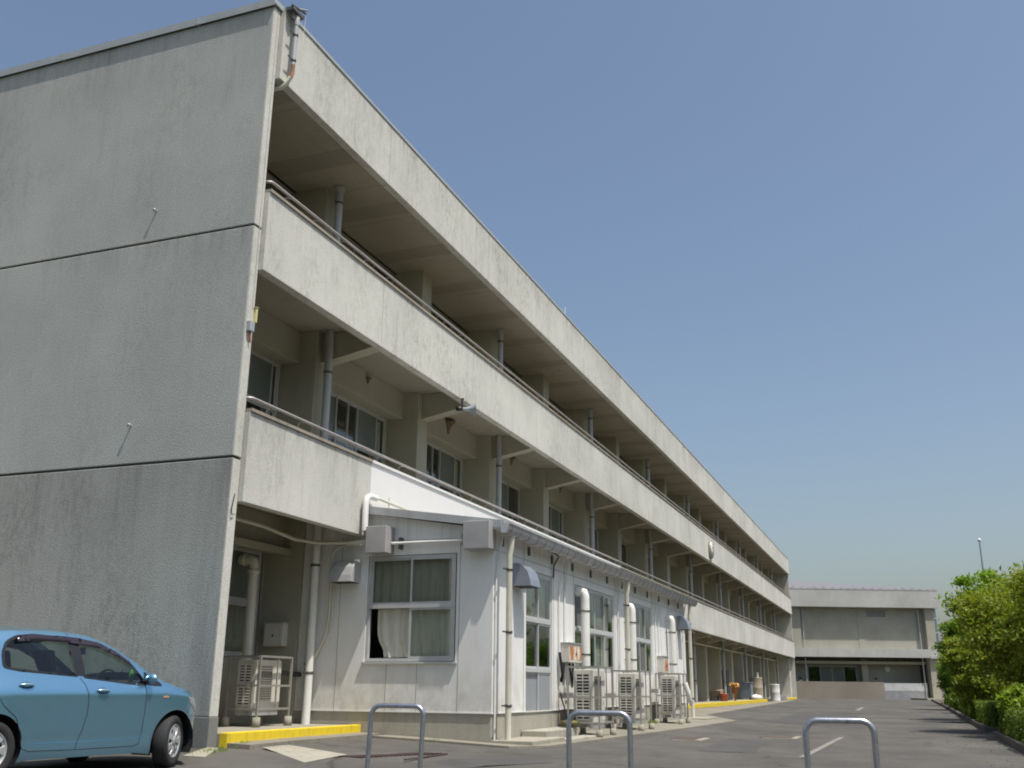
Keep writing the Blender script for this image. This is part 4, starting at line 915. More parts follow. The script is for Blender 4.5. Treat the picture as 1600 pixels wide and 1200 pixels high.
# ================================================================== HOOP BARRIERS
def hoop(bx, by, ztop, width, label, lean=0.0):
    z0 = gz(bx, by); H = ztop-z0; width = width*(.95 if by < -8 else 1)
    d = Vector((.354, -.935, 0)).normalized()
    t = thing('hoop_barrier', label, 'hoop barrier', (bx, by, z0), math.atan2(d.y, d.x), 'steel hoop barriers')
    w_ = width/2; r_ = .11; q = .0275
    pts = [(-w_, 0, -.15), (-w_, 0, H-r_-q)] + [(-w_+r_-r_*math.cos(R(a)), 0, H-q-r_+r_*math.sin(R(a))) for a in (15,30,45,60,75,90)] + [(w_-r_+r_*math.sin(R(a)), 0, H-q-r_+r_*math.cos(R(a))) for a in (0,15,30,45,60,75)] + [(w_, 0, H-q-r_), (w_, 0, -.15)]
    pts = [(p[0]+lean*p[2], p[1], p[2]) for p in pts]
    MB().tube(pts, q, 16).build('hoop', STEEL, t)
    for s in (-1, 1):
        MB().lathe([(.0285, .012), (.055, .011), (.06, 0)], (s*w_, 0, 0), 'z', 16).build('base_collar', STEEL, t)
    return t
for (x, y, zt, lb, le) in ((-1.28, -3.38, .66, 'steel hoop barrier nearest the blue car, in front of the annex side window', .035), (-1.66, -5.87, .63, 'middle steel hoop barrier, in front of the caged annex units', .0), (-1.98, -8.2, .61, 'steel hoop barrier farthest from the blue car, standing before open asphalt', .0)):
    h = hoop(x, y, zt, .62, lb, le); h.rotation_euler = (0, 0, R(-83))
wsb = MB().prism([(-3.2, -3.0), (-2.2, -3.55), (-2.28, -3.72), (-3.28, -3.17)], 'z', -.3, gz(-2.6, -3.3)+.06)
tag(wsb.build('wheel_stop', PAVE, bevel=.02), 'pale concrete wheel stop at the foot of the nearest hoop barrier', 'wheel stop')

# ================================================================== FLAG POLE
fp_ = thing('flag_pole', 'slim grey flag pole rising behind the trees', 'flag pole', (58.0, -13.98, 0))
MB().tube([(0, 0, 0), (0, 0, 9.85)], [.085, .05], 12).build('pole', STEEL, fp_)
MB().lathe([(0, 10.12), (.09, 10.08), (.12, 10.0), (.09, 9.9), (.0, 9.86)], n=14).build('finial', mat('pale_finial', (.7,.7,.68), .4), fp_)

# ================================================================== PLANTS
def leaf_mesh(name, pts, size, m, parent, nrm_up=.4, rnd=None):
    """pts (n,3) leaf centres -> one mesh of small folded leaf quads"""
    rs = rnd or np.random.RandomState(3); n = len(pts)
    d = rs.normal(size=(n, 3)); d[:, 2] += nrm_up; d /= np.linalg.norm(d, axis=1)[:, None]
    a = np.cross(d, rs.normal(size=(n, 3))); a /= np.linalg.norm(a, axis=1)[:, None]; b = np.cross(d, a)
    s = size*(.45+1.1*rs.rand(n))[:, None]; w_ = s*.42
    tip = pts+a*s; base = pts-a*s; l = pts+b*w_+d*s*.15; r_ = pts-b*w_+d*s*.15
    V = np.stack([base, r_, tip, l], 1).reshape(-1, 3)
    me = bpy.data.meshes.new(name); me.vertices.add(4*n); me.vertices.foreach_set('co', V.ravel())
    me.loops.add(4*n); me.loops.foreach_set('vertex_index', np.arange(4*n)); me.polygons.add(n)
    me.polygons.foreach_set('loop_start', np.arange(n)*4); me.polygons.foreach_set('loop_total', np.full(n, 4)); me.update(); me.validate()
    me.materials.append(m); o = bpy.data.objects.new(name, me); COL.objects.link(o); o.parent = parent; return o
def tree(x, y, H, Rd, zlow, m, label, seed, leaf=.055, nclump=60, per=330, cat='tree', fill=.75, name='garden_tree', sx=1.0):
    rs = np.random.RandomState(seed); z0 = gz(x, y)
    t = thing(name, label, cat, (x, y, z0), 0, None)
    tr = MB(); bl = []; hz = zlow
    nst = 3 if cat == 'tree' else 4
    for k in range(nst):
        a = k*2.1+seed; tr.tube([(0.05*math.cos(a), .05*math.sin(a), -.1), (.12*math.cos(a), .12*math.sin(a), hz*.6), (.35*Rd*math.cos(a), .35*Rd*math.sin(a), hz+.25*(H-hz)), (.5*Rd*math.cos(a+.3), .5*Rd*math.sin(a+.3), hz+.7*(H-hz))], [.075, .06, .04, .015], 8)
    P = []; cen = np.array([0, 0, (H+zlow)/2]); ex = np.array([Rd*sx, Rd, (H-zlow)/2])
    for k in range(nclump):
        d = rs.normal(size=3); d /= np.linalg.norm(d); q = cen+d*ex*(fill+(1.08-fill)*rs.rand())*(.86+.30*noise.noise(Vector(d*1.7)+Vector((seed, 0, 0))))
        cr = Rd*(.11+.20*rs.rand()); nn = int(per*(.35+1.1*rs.rand()))
        g_ = rs.normal(size=(nn, 3))*np.array([cr, cr, cr*.55])*.62; pts = q+g_
        P.append(pts)
        if k % 3 == 0: tr.tube([(.15*d[0], .15*d[1], hz*.9+.1), tuple(cen*.6+(q-cen)*.45+np.array([0,0,.1])), tuple(q)], [.03, .018, .006], 5)
    # inner shade leaves
    dd = rs.normal(size=(int(nclump*per*.25), 3)); dd /= np.linalg.norm(dd, axis=1)[:, None]
    P.append(cen+dd*ex*(rs.rand(len(dd))**.5)[:, None]*.8)
    P = np.concatenate(P); P = P[P[:, 2] > .05]
    tr.build('trunk', BARK, t); leaf_mesh('crown', P, leaf, m, t, rnd=rs); return t
def at(px, D):
    xc = (px-800)/1560.07; p = CAM+FWD*D+RT*(xc*D)-UPV*((1075-600)/1560.07*D); return p.x, p.y
x, y = at(1628, 25.5); tree(x, y-.1, 4.15, 1.9, .9, L_OLIVE, 'broad olive green tree with reddish shoots, nearest of the trees along the hedge', 11, .055, 110, 420)
x, y = at(1668, 22.5); tree(x, y-.2, 4.0, 1.5, .8, L_OLIVE, 'olive tree cut by the right edge of the photo', 12, .055, 60, 380)
x, y = at(1560, 35); tree(x, y, 5.3, 1.3, 2.3, L_BRIGHT, 'bright green tree reaching sideways above the olive tree', 5, .085, 34, 300, fill=.6)
x, y = at(1530, 33); tree(x, y, 3.0, .9, .3, L_OLIVE, 'small yellowish green tree at the hedge corner', 15, .06, 40, 260)
x, y = at(1508, 49); tree(x, y, 4.7, 1.2, .4, L_DARK, 'dark green tree between the bright tree and the gymnasium', 21, .07, 60, 300)
x, y = at(1498, 60); tree(x, y, 3.5, 1.0, .2, L_BRIGHT, 'pale green rounded tree below the dark one near the gymnasium corner', 23, .09, 50, 200)
x, y = at(1502, 92); tree(x, y-2, 6.0, 2.3, .4, L_DARK, 'distant dark tree beside the gymnasium end', 27, .13, 50, 200)
x, y = at(1560, 60); tree(x, y-4, 4.6, 2.6, .4, L_DARK, 'dark tree mass behind the olive tree', 31, .10, 60, 260)
x, y = at(1640, 42); tree(x, y-3, 4.4, 2.4, .3, L_DARK, 'dark tree behind the olive trees at the right edge', 33, .09, 60, 260)
def shrub(x, y, H, Rd, m, label, seed, leaf=.04, n=22, per=220):
    return tree(x, y, H, Rd, .12, m, label, seed, leaf, n, per, 'shrub', .45, 'garden_shrub')
x, y = at(1596, 22.0); shrub(x, y+.05, 1.35, .50, L_HEDGE2, 'bright yellow green young shrub rising over the near clipped hedge', 41, .055)
x, y = at(1622, 20.5); shrub(x, y, 1.3, .5, L_HEDGE2, 'bright shrub at the right edge beside the near clipped hedge', 42, .055)
x, y = at(1499, 62); shrub(x, y, 1.0, .8, L_HEDGE2, 'low pale shrub at the far tip of the planting bed', 43, .06)
x, y = at(1512, 44); shrub(x, y+.2, 1.15, .7, L_HEDGE, 'green shrub on the bed kerb before the pale rounded tree', 44, .055)
x, y = at(1532, 34); shrub(x, y-.6, 1.5, .7, L_OLIVE, 'brownish shrub in the gap under the olive tree', 45, .055)
# planting beds with kerbs, soil and clipped hedges
def bed(name, x0, x1, y1, y0):
    mb = MB(); xx = [x0+(x1-x0)*k/12 for k in range(13)]
    for a, b in zip(xx[:-1], xx[1:]):
        z_ = gz((a+b)/2, y1); mb.box(a, b-.01, y1-.12, y1, z_-.2, z_+.13)
    z_ = gz(x0, y1); mb.box(x0-.12, x0-.002, y0, y1, z_-.2, z_+.13)
    tag(mb.build('bed_kerb', stucco('dark_kerb_stone', (.13,.12,.11), (.06,.06,.05), .5, .4, .3, 30), bevel=.01), kind='structure')
    sm_ = MB(); sm_.add([(x, y, gz(x, y1)+.07+.03*noise.noise(Vector((x, y, 0)))) for y in (y1-.121, y1-2, y0) for x in [x0+(x1-x0)*k/30 for k in range(31)]], [(j*31+i, j*31+i+1, (j+1)*31+i+1, (j+1)*31+i) for j in range(2) for i in range(30)])
    tag(sm_.build('soil', SOIL), kind='structure')
bed('near', 3.0, 15.6, -10.62, -16.5); bed('far', 18.6, 84.0, -10.62, -22)
def hedge(x0, x1, y0, y1, H, label, m=L_HEDGE, n=None):
    cx_, cy_ = (x0+x1)/2, (y0+y1)/2; z0 = gz(cx_, cy_)+.05
    t = thing('clipped_hedge', label, 'hedge', (cx_, cy_, z0), 0, 'clipped hedges along the beds')
    L, W = x1-x0, abs(y1-y0); rs = np.random.RandomState(int(x0*10)); n = n or int((L*W+2*(L+W)*H)*2100)
    n = min(n, 90000)
    u = rs.rand(n, 3)-.5; f = rs.randint(0, 5, n)
    u[f == 0, 2] = .5; u[f == 1, 0] = .5; u[f == 2, 0] = -.5; u[f == 3, 1] = .5; u[f == 4, 1] = -.5
    P = u*np.array([L, W, H])+np.array([0, 0, H/2]); w_ = np.array([noise.noise(Vector((p[0]*1.4, p[1]*1.4, p[2]*1.8))) for p in P])
    P += (u*np.array([1, 1, .6]))*(w_[:, None]*.30)+rs.normal(size=(n, 3))*.022; P = P[P[:, 2] > -.02]
    leaf_mesh('foliage', P, .026, m, t, rnd=rs)
    s_ = MB()
    for k in range(int(L*3)): xx = -L/2+.15+k/3; s_.tube([(xx, rs.uniform(-.2, .2)*W, -.1), (xx+rs.uniform(-.1, .1), rs.uniform(-.3, .3)*W, H*.8)], [.015, .006], 5)
    s_.build('stems', BARK, t); 
    MB().box(-L/2+.1, L/2-.1, -W/2+.1, W/2-.1, .05, H-.1).build('inner_shade_core', mat('hedge_inside', (.018,.024,.008), 1), t)  # solid near-black box, shade inside the hedge put into its colour
hedge(7.6, 15.2, -12.0, -10.78, .62, 'low clipped hedge on the near bed, at the right edge of the photo')
hedge(19.0, 25.2, -12.2, -10.85, .62, 'low clipped hedge with a squared front at the corner of the far bed')
hedge(26.0, 33.5, -11.9, -10.8, .66, 'second clipped hedge block deeper along the far bed')
hedge(37.0, 58.0, -11.9, -10.9, .6, 'long clipped hedge running back towards the gymnasium', n=50000)
hedge(4.0, 7.2, -12.0, -10.78, .6, 'short clipped hedge just outside the right edge') if False else None
# far wood line behind everything
fw = np.random.RandomState(9); pts = []
for k in range(260):
    cx_ = 60+fw.rand()*240; cy_ = -34-fw.rand()*50; h = 3+fw.rand()*4
    pts.append(np.array([cx_, cy_, h*.55])+fw.normal(size=(160, 3))*np.array([2.5, 2.5, h*.25]))
o = leaf_mesh('far_trees', np.concatenate(pts), .35, L_DARK, None, rnd=fw); tag(o, 'distant line of dark trees beyond the school grounds', 'trees', kind='stuff')
fw = np.random.RandomState(19); pts = []  # unseen tree belt added to dim the low sky, also mirrored in windows
for k in range(420):
    if k % 2: cx_, cy_ = -48-fw.rand()*22, -45+fw.rand()*85
    else: cx_, cy_ = -45+fw.rand()*110, -40-fw.rand()*14
    h = 6+fw.rand()*7; pts.append(np.array([cx_, cy_, h*.55])+fw.normal(size=(110, 3))*np.array([2.2, 2.2, h*.27]))
o = leaf_mesh('far_trees', np.concatenate(pts), .55, L_DARK, None, rnd=fw); tag(o, 'unseen belt of dark trees added to cut low sky light and show in reflections', 'trees', kind='stuff')
# weeds
def weeds(x, y, n, sp, h, label):
    mb = MB()
    for i in range(n):
        a, r_ = random.random()*6.28, random.random()*sp; px_, py_ = x+r_*math.cos(a), y+r_*.5*math.sin(a); z_ = gz(px_, py_)
        d = Vector((random.uniform(-.4,.4), random.uniform(-.4,.4), 1)).normalized()*h*random.uniform(.4, 1); s_ = Vector((random.uniform(-1,1), random.uniform(-1,1), 0)).normalized()*.008
        p = Vector((px_, py_, z_)); mb.add([p-s_, p+s_, p+d], [(0,1,2)])
    tag(mb.build('weeds', L_HEDGE2), label, 'weeds', kind='stuff')
weeds(-.2, -.12, 160, .4, .06, 'thin weeds at the foot of the grey end wall'); weeds(14.6, -2.62, 160, .22, .16, 'tuft of weeds beside the farthest annex unit'); weeds(.4, -.2, 60, .25, .09, 'grass tuft by the yellow kerb end'); weeds(3.6, -1.6, 60, .3, .07, 'sparse weeds along the foot of the annex side wall'); weeds(24.5, -.3, 120, .8, .1, 'weeds in the gutter past the annex'); weeds(68, -.1, 200, .8, .3, 'green plants by the last yellow kerb')

lt = MB()
for i in range(160):
    x_ = random.uniform(2, 30); y_ = -10.5+abs(random.gauss(0, .5)); z_ = gz(x_, y_)+.006; a = random.random()*6.28; s_ = random.uniform(.012, .028)
    lt.add([(x_+s_*math.cos(a), y_+s_*math.sin(a), z_), (x_-s_*.5*math.sin(a), y_+s_*.5*math.cos(a), z_+.008), (x_-s_*math.cos(a), y_-s_*math.sin(a), z_+.003), (x_+s_*.5*math.sin(a), y_-s_*.5*math.cos(a), z_+.01)], [(0,1,2,3)])
tag(lt.build('leaf_litter', mat('dry_leaf', (.20,.15,.08), .9, var=.4, vscale=9)), 'scattered dry leaves on the asphalt', 'litter', kind='stuff')

# ================================================================== CAR
CARX, CARY, CARH = -1.54, .219, -.10
RW, FW = -2.38, .05
car = thing('parked_car', 'light metallic blue five door hatchback parked nose in beside the grey end wall', 'car', (CARX, CARY, -.095), CARH)
def interp(tab, t):
    if t <= tab[0][0]: return tab[0][1]
    for (a, b), (c_, d) in zip(tab[:-1], tab[1:]):
        if t <= c_: u = (t-a)/(c_-a); return b+(d-b)*u
    return tab[-1][1]
def smooth_tab(tab, n=160):
    """densify with Catmull-Rom"""
    xs_ = [p[0] for p in tab]; out = []
    for i in range(len(tab)-1):
        p0, p1, p2, p3 = tab[max(i-1, 0)], tab[i], tab[i+1], tab[min(i+2, len(tab)-1)]
        m1 = (p2[1]-p0[1])/(p2[0]-p0[0]) if p2[0] != p0[0] else 0; m2 = (p3[1]-p1[1])/(p3[0]-p1[0]) if p3[0] != p1[0] else 0
        h = p2[0]-p1[0]
        for k in range(8):
            t = k/8; a = 2*t**3-3*t**2+1; b = t**3-2*t**2+t; c_ = -2*t**3+3*t**2; d = t**3-t**2
            out.append((p1[0]+h*t, a*p1[1]+b*h*m1+c_*p2[1]+d*h*m2))
    out.append(tab[-1]); return out
Ctab = smooth_tab([(-3.0,.70),(-2.97,1.02),(-2.86,1.26),(-2.7,1.42),(-2.4,1.49),(-2.0,1.525),(-1.5,1.53),(-1.15,1.50),(-.85,1.42),(-.5,1.24),(-.15,1.05),(.1,.975),(.35,.90),(.55,.80),(.68,.70),(.75,.60)])
Ttab = smooth_tab([(-3.75,.70),(-3.3,.85),(-3.0,1.08),(-2.85,1.25),(-2.7,1.36),(-2.4,1.435),(-2.0,1.47),(-1.5,1.475),(-1.15,1.44),(-.85,1.345),(-.5,1.155),(-.2,.995),(.05,.915),(.3,.85),(.5,.79),(.7,.73),(.9,.69),(1.1,.66),(1.4,.64)])
PX = smooth_tab([(-3.75,-3.0),(-3.4,-2.985),(-3.1,-2.93),(-2.9,-2.83),(-2.7,-2.69),(-2.5,-2.5),(-2,-2),(0,0),(.2,.2),(.3,.298),(.4,.39),(.5,.475),(.6,.55),(.7,.612),(.8,.66),(.9,.695),(1.0,.718),(1.1,.735),(1.2,.745),(1.4,.75)])
PF = smooth_tab([(-3.75,0),(-3.4,.42),(-3.1,.74),(-2.9,.90),(-2.7,.965),(-2.4,.99),(-2,1),(-1,1),(-.3,.99),(0,.985),(.2,.965),(.3,.945),(.4,.905),(.5,.85),(.6,.78),(.7,.69),(.8,.59),(.9,.48),(1.0,.37),(1.1,.25),(1.2,.13),(1.32,0)])
WZ = smooth_tab([(.15,.775),(.25,.808),(.35,.818),(.5,.829),(.62,.837),(.75,.845),(.825,.849),(.85,.846),(.90,.826),(.97,.792),(1.05,.758),(1.2,.705),(1.35,.64),(1.45,.59),(1.55,.53)])
def S(t, z):
    """surface point on the near side for plan parameter t and height z"""
    X = interp(PX, t); w_ = interp(WZ, z); top = interp(Ttab, t)
    f = interp(PF, t); e = max(0, min(1, (z-(top-.07))/.07)); w_ -= .028*e*e
    if t > .2: k = (t-.2)/1.1; X -= k*max(0, z-.5)**1.5*.55 + k*max(0, .3-z)*.25
    if t < -2.6: k = min(1, (-2.6-t)/.6); X += k*(max(0, z-.75)*.22)
    # flared arches
    for c_ in (FW, RW):
        d = math.hypot(t-c_, z-.30); w_ += .014*math.exp(-((d-.37)/.07)**2)*(z < .8)
    w_ -= .012*math.exp(-((z-.36)/.05)**2)*(-2.1 < t < -.35)
    return X, w_*f, z
def pip(p, poly):
    x, y = p; c_ = False; j = len(poly)-1
    for i in range(len(poly)):
        if (poly[i][1] > y) != (poly[j][1] > y) and x < (poly[j][0]-poly[i][0])*(y-poly[i][1])/(poly[j][1]-poly[i][1])+poly[i][0]: c_ = not c_
        j = i
    return c_
def dens(poly, step=.05, closed=True):
    out = []; n = len(poly)
    for i in range(n if closed else n-1):
        a, b = poly[i], poly[(i+1) % n]; L = max(1, int(math.hypot(b[0]-a[0], b[1]-a[1])/step))
        for k in range(L): out.append((a[0]+(b[0]-a[0])*k/L, a[1]+(b[1]-a[1])*k/L))
    if not closed: out.append(poly[-1])
    return out
def rnd(poly, r=.05, n=4):
    out = []
    for i in range(len(poly)):
        p0, p1, p2 = Vector(poly[i-1]), Vector(poly[i]), Vector(poly[(i+1) % len(poly)])
        a = p1+(p0-p1).normalized()*min(r, (p0-p1).length*.4); b = p1+(p2-p1).normalized()*min(r, (p2-p1).length*.4)
        for k in range(n+1): t = k/n; q = a*(1-t)**2+p1*2*t*(1-t)+b*t*t; out.append((q.x, q.y))
    return out
def arch(c_, r_): return [(c_+r_*math.cos(a), .30+r_*math.sin(a)) for a in [R(-24+228*k/26) for k in range(27)]]
outline = [(-3.75,.22)]
low = [(-3.75,.25),(-2.9,.22)]
A1 = arch(RW, .345); A2 = arch(FW, .345)
out = [(-3.75,.26),(-3.2,.22),(-2.9,.20)] + A1[::-1] + [(-2.0,.185),(-.5,.185)] + A2[::-1] + [(.45,.20),(.9,.21),(1.32,.24)]
out += [(1.32, interp(Ttab, 1.32))] + [(t, interp(Ttab, t)) for t in np.arange(1.27, -3.75, -.06)] + [(-3.75, interp(Ttab, -3.75))]
WF = rnd([(-1.315,1.0),(-.60,.935),(-.445,.935),(-.50,1.02),(-.63,1.145),(-.85,1.275),(-1.08,1.365),(-1.37,1.405)], .03)
WR = rnd([(-1.41,1.01),(-1.47,1.412),(-1.9,1.42),(-2.12,1.395),(-2.24,1.34),(-2.30,1.23),(-2.30,1.09),(-2.15,1.07)], .04)
def panel(name, outer, holes, fn, m, parent, step=.055, off=0.0, mirror=False, th=0):
    pts = []; edges = []
    def loop(poly):
        q = dens(poly, step); s_ = len(pts); pts.extend(q); n_ = len(q); edges.extend([(s_+i, s_+(i+1) % n_) for i in range(n_)]); return q
    O_ = loop(outer); Hs = [loop(h) for h in holes]
    xs_ = [p[0] for p in O_]; zs = [p[1] for p in O_]
    for a in np.arange(min(xs_)+step*.5, max(xs_), step):
        for b in np.arange(min(zs)+step*.5, max(zs), step):
            if pip((a, b), O_) and not any(pip((a, b), h) for h in Hs): pts.append((float(a), float(b)))
    r_ = delaunay_2d_cdt([Vector(p) for p in pts], edges, [], 0, 1e-5)
    V2, F2 = r_[0], r_[2]; F = []
    for f in F2:
        cx_ = sum(V2[i].x for i in f)/3; cz_ = sum(V2[i].y for i in f)/3
        if pip((cx_, cz_), O_) and not any(pip((cx_, cz_), h) for h in Hs): F.append(tuple(f))
    vs = []
    for v in V2:
        X, y_, z_ = fn(v.x, v.y); vs.append((X, (-(y_+off)) if not mirror else (y_+off), z_))
    mb = MB(); mb.add(vs, F, True)
    me = bpy.data.meshes.new(name); me.from_pydata(mb.v, [], mb.f); me.polygons.foreach_set('use_smooth', [True]*len(mb.f)); me.materials.append(m)
    o = bpy.data.objects.new(name, me); COL.objects.link(o); o.parent = parent
    if th: sd = o.modifiers.new('s', 'SOLIDIFY'); sd.thickness = th; sd.offset = 1
    return o
def carpaint():
    m, nt, b = base_mat('metallic_blue_paint')
    n = nz(nt, pos(nt), 900, 2, .8); c_ = mixc(nt, ramp(nt, n, .35, .65), (.20,.44,.63), (.31,.57,.76)); nt.links.new(c_, b.inputs['Base Color'])
    b.inputs['Metallic'].default_value = .88; b.inputs['Roughness'].default_value = .30; b.inputs['Coat Weight'].default_value = 1; b.inputs['Coat Roughness'].default_value = .05
    return m
PAINT = carpaint(); TRIM = mat('black_trim', (.018,.018,.022), .35, spec=.5); RUB = mat('tyre_rubber', (.022,.022,.023), .8, bmp=.2); INT = mat('car_interior', (.035,.035,.04), .8)
bodyparts = []
body = panel('body', out, [WF, WR], S, PAINT, car)
panel('far_side', out, [WF, WR], S, PAINT, body, mirror=True)
# top skin: roof, bonnet, hatch, with windscreen opening
ts = [-3.75, -3.6, -3.45, -3.3, -3.15]+[-3.0+.08*k for k in range(int((1.32+3.0)/.08)+1)]+[1.32]
NV = 12; tv = []; 
for t in ts:
    T = interp(Ttab, t); X, y_, _ = S(t, T)
    Xc = X; cz_ = max(T, interp(Ctab, max(-3.0, min(.75, X))))
    for k in range(NV+1):
        v_ = -1+2*k/NV; tv.append((X, y_*v_, T+(cz_-T)*(1-abs(v_)**2.2)))
tf, wf, rf_ = [], [], []
for i in range(len(ts)-1):
    for k in range(NV):
        q = (i*(NV+1)+k, i*(NV+1)+k+1, (i+1)*(NV+1)+k+1, (i+1)*(NV+1)+k); tm = (ts[i]+ts[i+1])/2; 
        if -.92 < tm < -.16 and 1 <= k < NV-1: wf.append(q)
        elif -2.98 < tm < -2.72 and 1 <= k < NV-1: rf_.append(q)
        else: tf.append(q)
for nm, f, m in (('roof_and_bonnet', tf, PAINT), ('windscreen', wf, CARGL), ('rear_window', rf_, CARGL)):
    mb = MB(); mb.add(tv, f, True); o = mb.build(nm, m, car)
# belly and wheel wells
MB().box(-2.9, .55, -.66, .66, .19, .28).build('underbody', BLACK, car)
for c_ in (FW, RW):
    for s_ in (-1, 1):
        wb = MB(); n = 18; vs = []
        for k in range(n+1):
            a = R(-26+232*k/n); vs += [(c_+.348*math.cos(a), s_*.80, .30+.348*math.sin(a)), (c_+.348*math.cos(a), s_*.50, .30+.348*math.sin(a))]
        wb.add(vs, [(2*k, 2*k+2, 2*k+3, 2*k+1) for k in range(n)]); wb.add([vs[2*k+1] for k in range(n+1)], [tuple(range(n+1))]); wb.build('wheel_well', BLACK, body)
# wheels
RIM = mat('silver_wheel_cover', (.48,.49,.50), .35, .5)
def wheel(x, side, steer):
    w_ = thing('wheel', None, None, (x, -.735*side, .292), 0); w_.parent = car; w_.rotation_euler = (0, 0, steer if side == 1 else steer+math.pi)
    for k_ in ('label', 'category'):
        if k_ in w_: del w_[k_]
    T_ = MB().lathe([(.19, -.075), (.21, -.088), (.245, -.092), (.275, -.085), (.290, -.062), (.293, 0), (.290, .062), (.275, .085), (.21, .085), (.19, .07), (.19, -.075)], (0,0,0), 'y', 40)
    T_.build('tyre', RUB, w_)
    rm_ = MB().lathe([(.19, -.078), (.186, -.086), (.178, -.082), (.172, -.068), (.150, -.064)], (0,0,0), 'y', 40)
    rm_.lathe([(0, -.092), (.045, -.09), (.058, -.08), (.06, -.068)], (0,0,0), 'y', 24)
    for k in range(7):
        a = 2*math.pi*k/7; c_, s_ = math.cos(a), math.sin(a)
        def q(r_, wd, y): return [(r_*c_-wd*s_, y, r_*s_+wd*c_), (r_*c_+wd*s_, y, r_*s_-wd*c_)]
        v = q(.052, .020, -.082)+q(.11, .024, -.088)+q(.178, .045, -.074); b_ = q(.052, .024, -.066)+q(.11, .03, -.066)+q(.178, .055, -.066)
        rm_.add(v+b_, [(0,1,3,2),(2,3,5,4),(0,2,8,6),(2,4,10,8),(1,7,9,3),(3,9,11,5)])
    rm_.build('wheel_cover', RIM, w_)
    MB().lathe([(0, -.062), (.18, -.062), (.18, .05), (0, .05)], (0,0,0), 'y', 32).build('rim_back', BLACK, w_)
for x_, s_, st in ((FW, 1, R(24)), (FW, -1, R(24)), (RW, 1, 0), (RW, -1, 0)): wheel(x_, s_, st)
# side glass, trims, doors
def grow(poly, d):
    c_ = Vector((sum(p[0] for p in poly)/len(poly), sum(p[1] for p in poly)/len(poly))); return [tuple(Vector(p)+(Vector(p)-c_).normalized()*d) for p in poly]
for mir in (False, True):
    panel('side_window', grow(WF, .004), [], S, CARGL, car, off=-.012, mirror=mir); panel('side_window', grow(WR, .004), [], S, CARGL, car, off=-.012, mirror=mir)
    panel('window_trim', grow(WF, .022), [grow(WF, -.012)], S, TRIM, car, step=.04, off=.0025, mirror=mir); panel('window_trim', grow(WR, .022), [grow(WR, -.012)], S, TRIM, car, step=.04, off=.0022, mirror=mir)
    panel('pillar_trim', [(-1.43,1.02),(-1.30,1.01),(-1.345,1.405),(-1.49,1.415)], [], S, TRIM, car, step=.05, off=.0032, mirror=mir)
    panel('rain_visor', [(-1.07,1.315),(-1.37,1.35),(-1.46,1.36),(-1.9,1.37),(-2.12,1.345),(-2.13,1.405),(-1.9,1.432),(-1.47,1.425),(-1.37,1.42),(-1.08,1.38),(-.85,1.29),(-.66,1.18),(-.64,1.135),(-.85,1.235)], [], S, mat('smoked_visor', (.03,.022,.035), .15, spec=.6), car, step=.05, off=.018, mirror=mir, th=.003)
    panel('quarter_trim', rnd([(-.47,.935),(-.33,.915),(-.20,.915),(-.22,.95),(-.45,1.08)], .02), [], S, TRIM, car, step=.04, off=.003, mirror=mir)
def seam(name, line, wd=.0035, par=car, m=BLACK):
    for mir in (1,):
        q = dens(line, .03, False); v = []; 
        for i, p in enumerate(q):
            a = Vector(q[max(i-1, 0)]); b = Vector(q[min(i+1, len(q)-1)]); d = (b-a).normalized(); n_ = Vector((-d.y, d.x))*wd
            for s_ in (1, -1): X, y_, z_ = S(p[0]+n_.x*s_, p[1]+n_.y*s_); v.append((X, -(y_+.0016), z_))
        mb = MB(); mb.add(v, [(2*k, 2*k+2, 2*k+3, 2*k+1) for k in range(len(q)-1)], True); mb.build(name, m, par)
seam('door_seam', [(-1.385,1.0),(-1.33,.93),(-1.285,.78),(-1.275,.62),(-1.31,.45),(-1.36,.27)])
seam('door_seam', [(-.47,.92),(-.455,.7),(-.455,.40),(-.47,.285),(-.54,.262),(-1.36,.262),(-1.95,.272)])
seam('door_seam', [(-2.52,1.06),(-2.45,.88),(-2.32,.72),(-2.16,.60),(-2.08,.45),(-2.03,.30),(-1.95,.272)])
seam('bumper_seam', [(.235,.60),(.29,.66),(.36,.74)]); seam('sill_line', [(-2.0,.345),(-1.2,.34),(-.45,.35)], .004, car, mat('paint_shadow_line', (.06,.17,.28), .4))
seam('roof_seam', [(-1.45,1.44),(-1.47,1.468)])
HND = mat('handle_paint', (.33,.52,.66), .2, .6, coat=.8)
for hx_, hz_ in ((-1.10,.86), (-2.07,.915)):
    hn = thing('door_handle', None, None, (0,0,0)); hn.parent = car
    for k_ in ('label', 'category'):
        if k_ in hn: del hn[k_]
    el = [(hx_+.085*math.cos(a), hz_+.035*math.sin(a)) for a in [2*math.pi*k/20 for k in range(20)]]
    panel('handle_recess_shade', el, [], S, mat('paint_recess_shade', (.045,.13,.21), .4, .4), hn, step=.04, off=.0016)  # flat darker ellipse, shade of a recess put into its colour
    _, yy, _ = S(hx_, hz_)
    MB().tube([(hx_-.085, -(yy+.004), hz_+.004), (hx_-.06, -(yy+.026), hz_+.008), (hx_, -(yy+.034), hz_+.008), (hx_+.06, -(yy+.026), hz_+.004), (hx_+.085, -(yy+.004), hz_)], [.010, .014, .016, .014, .010], 10).build('handle_grip', HND, hn)
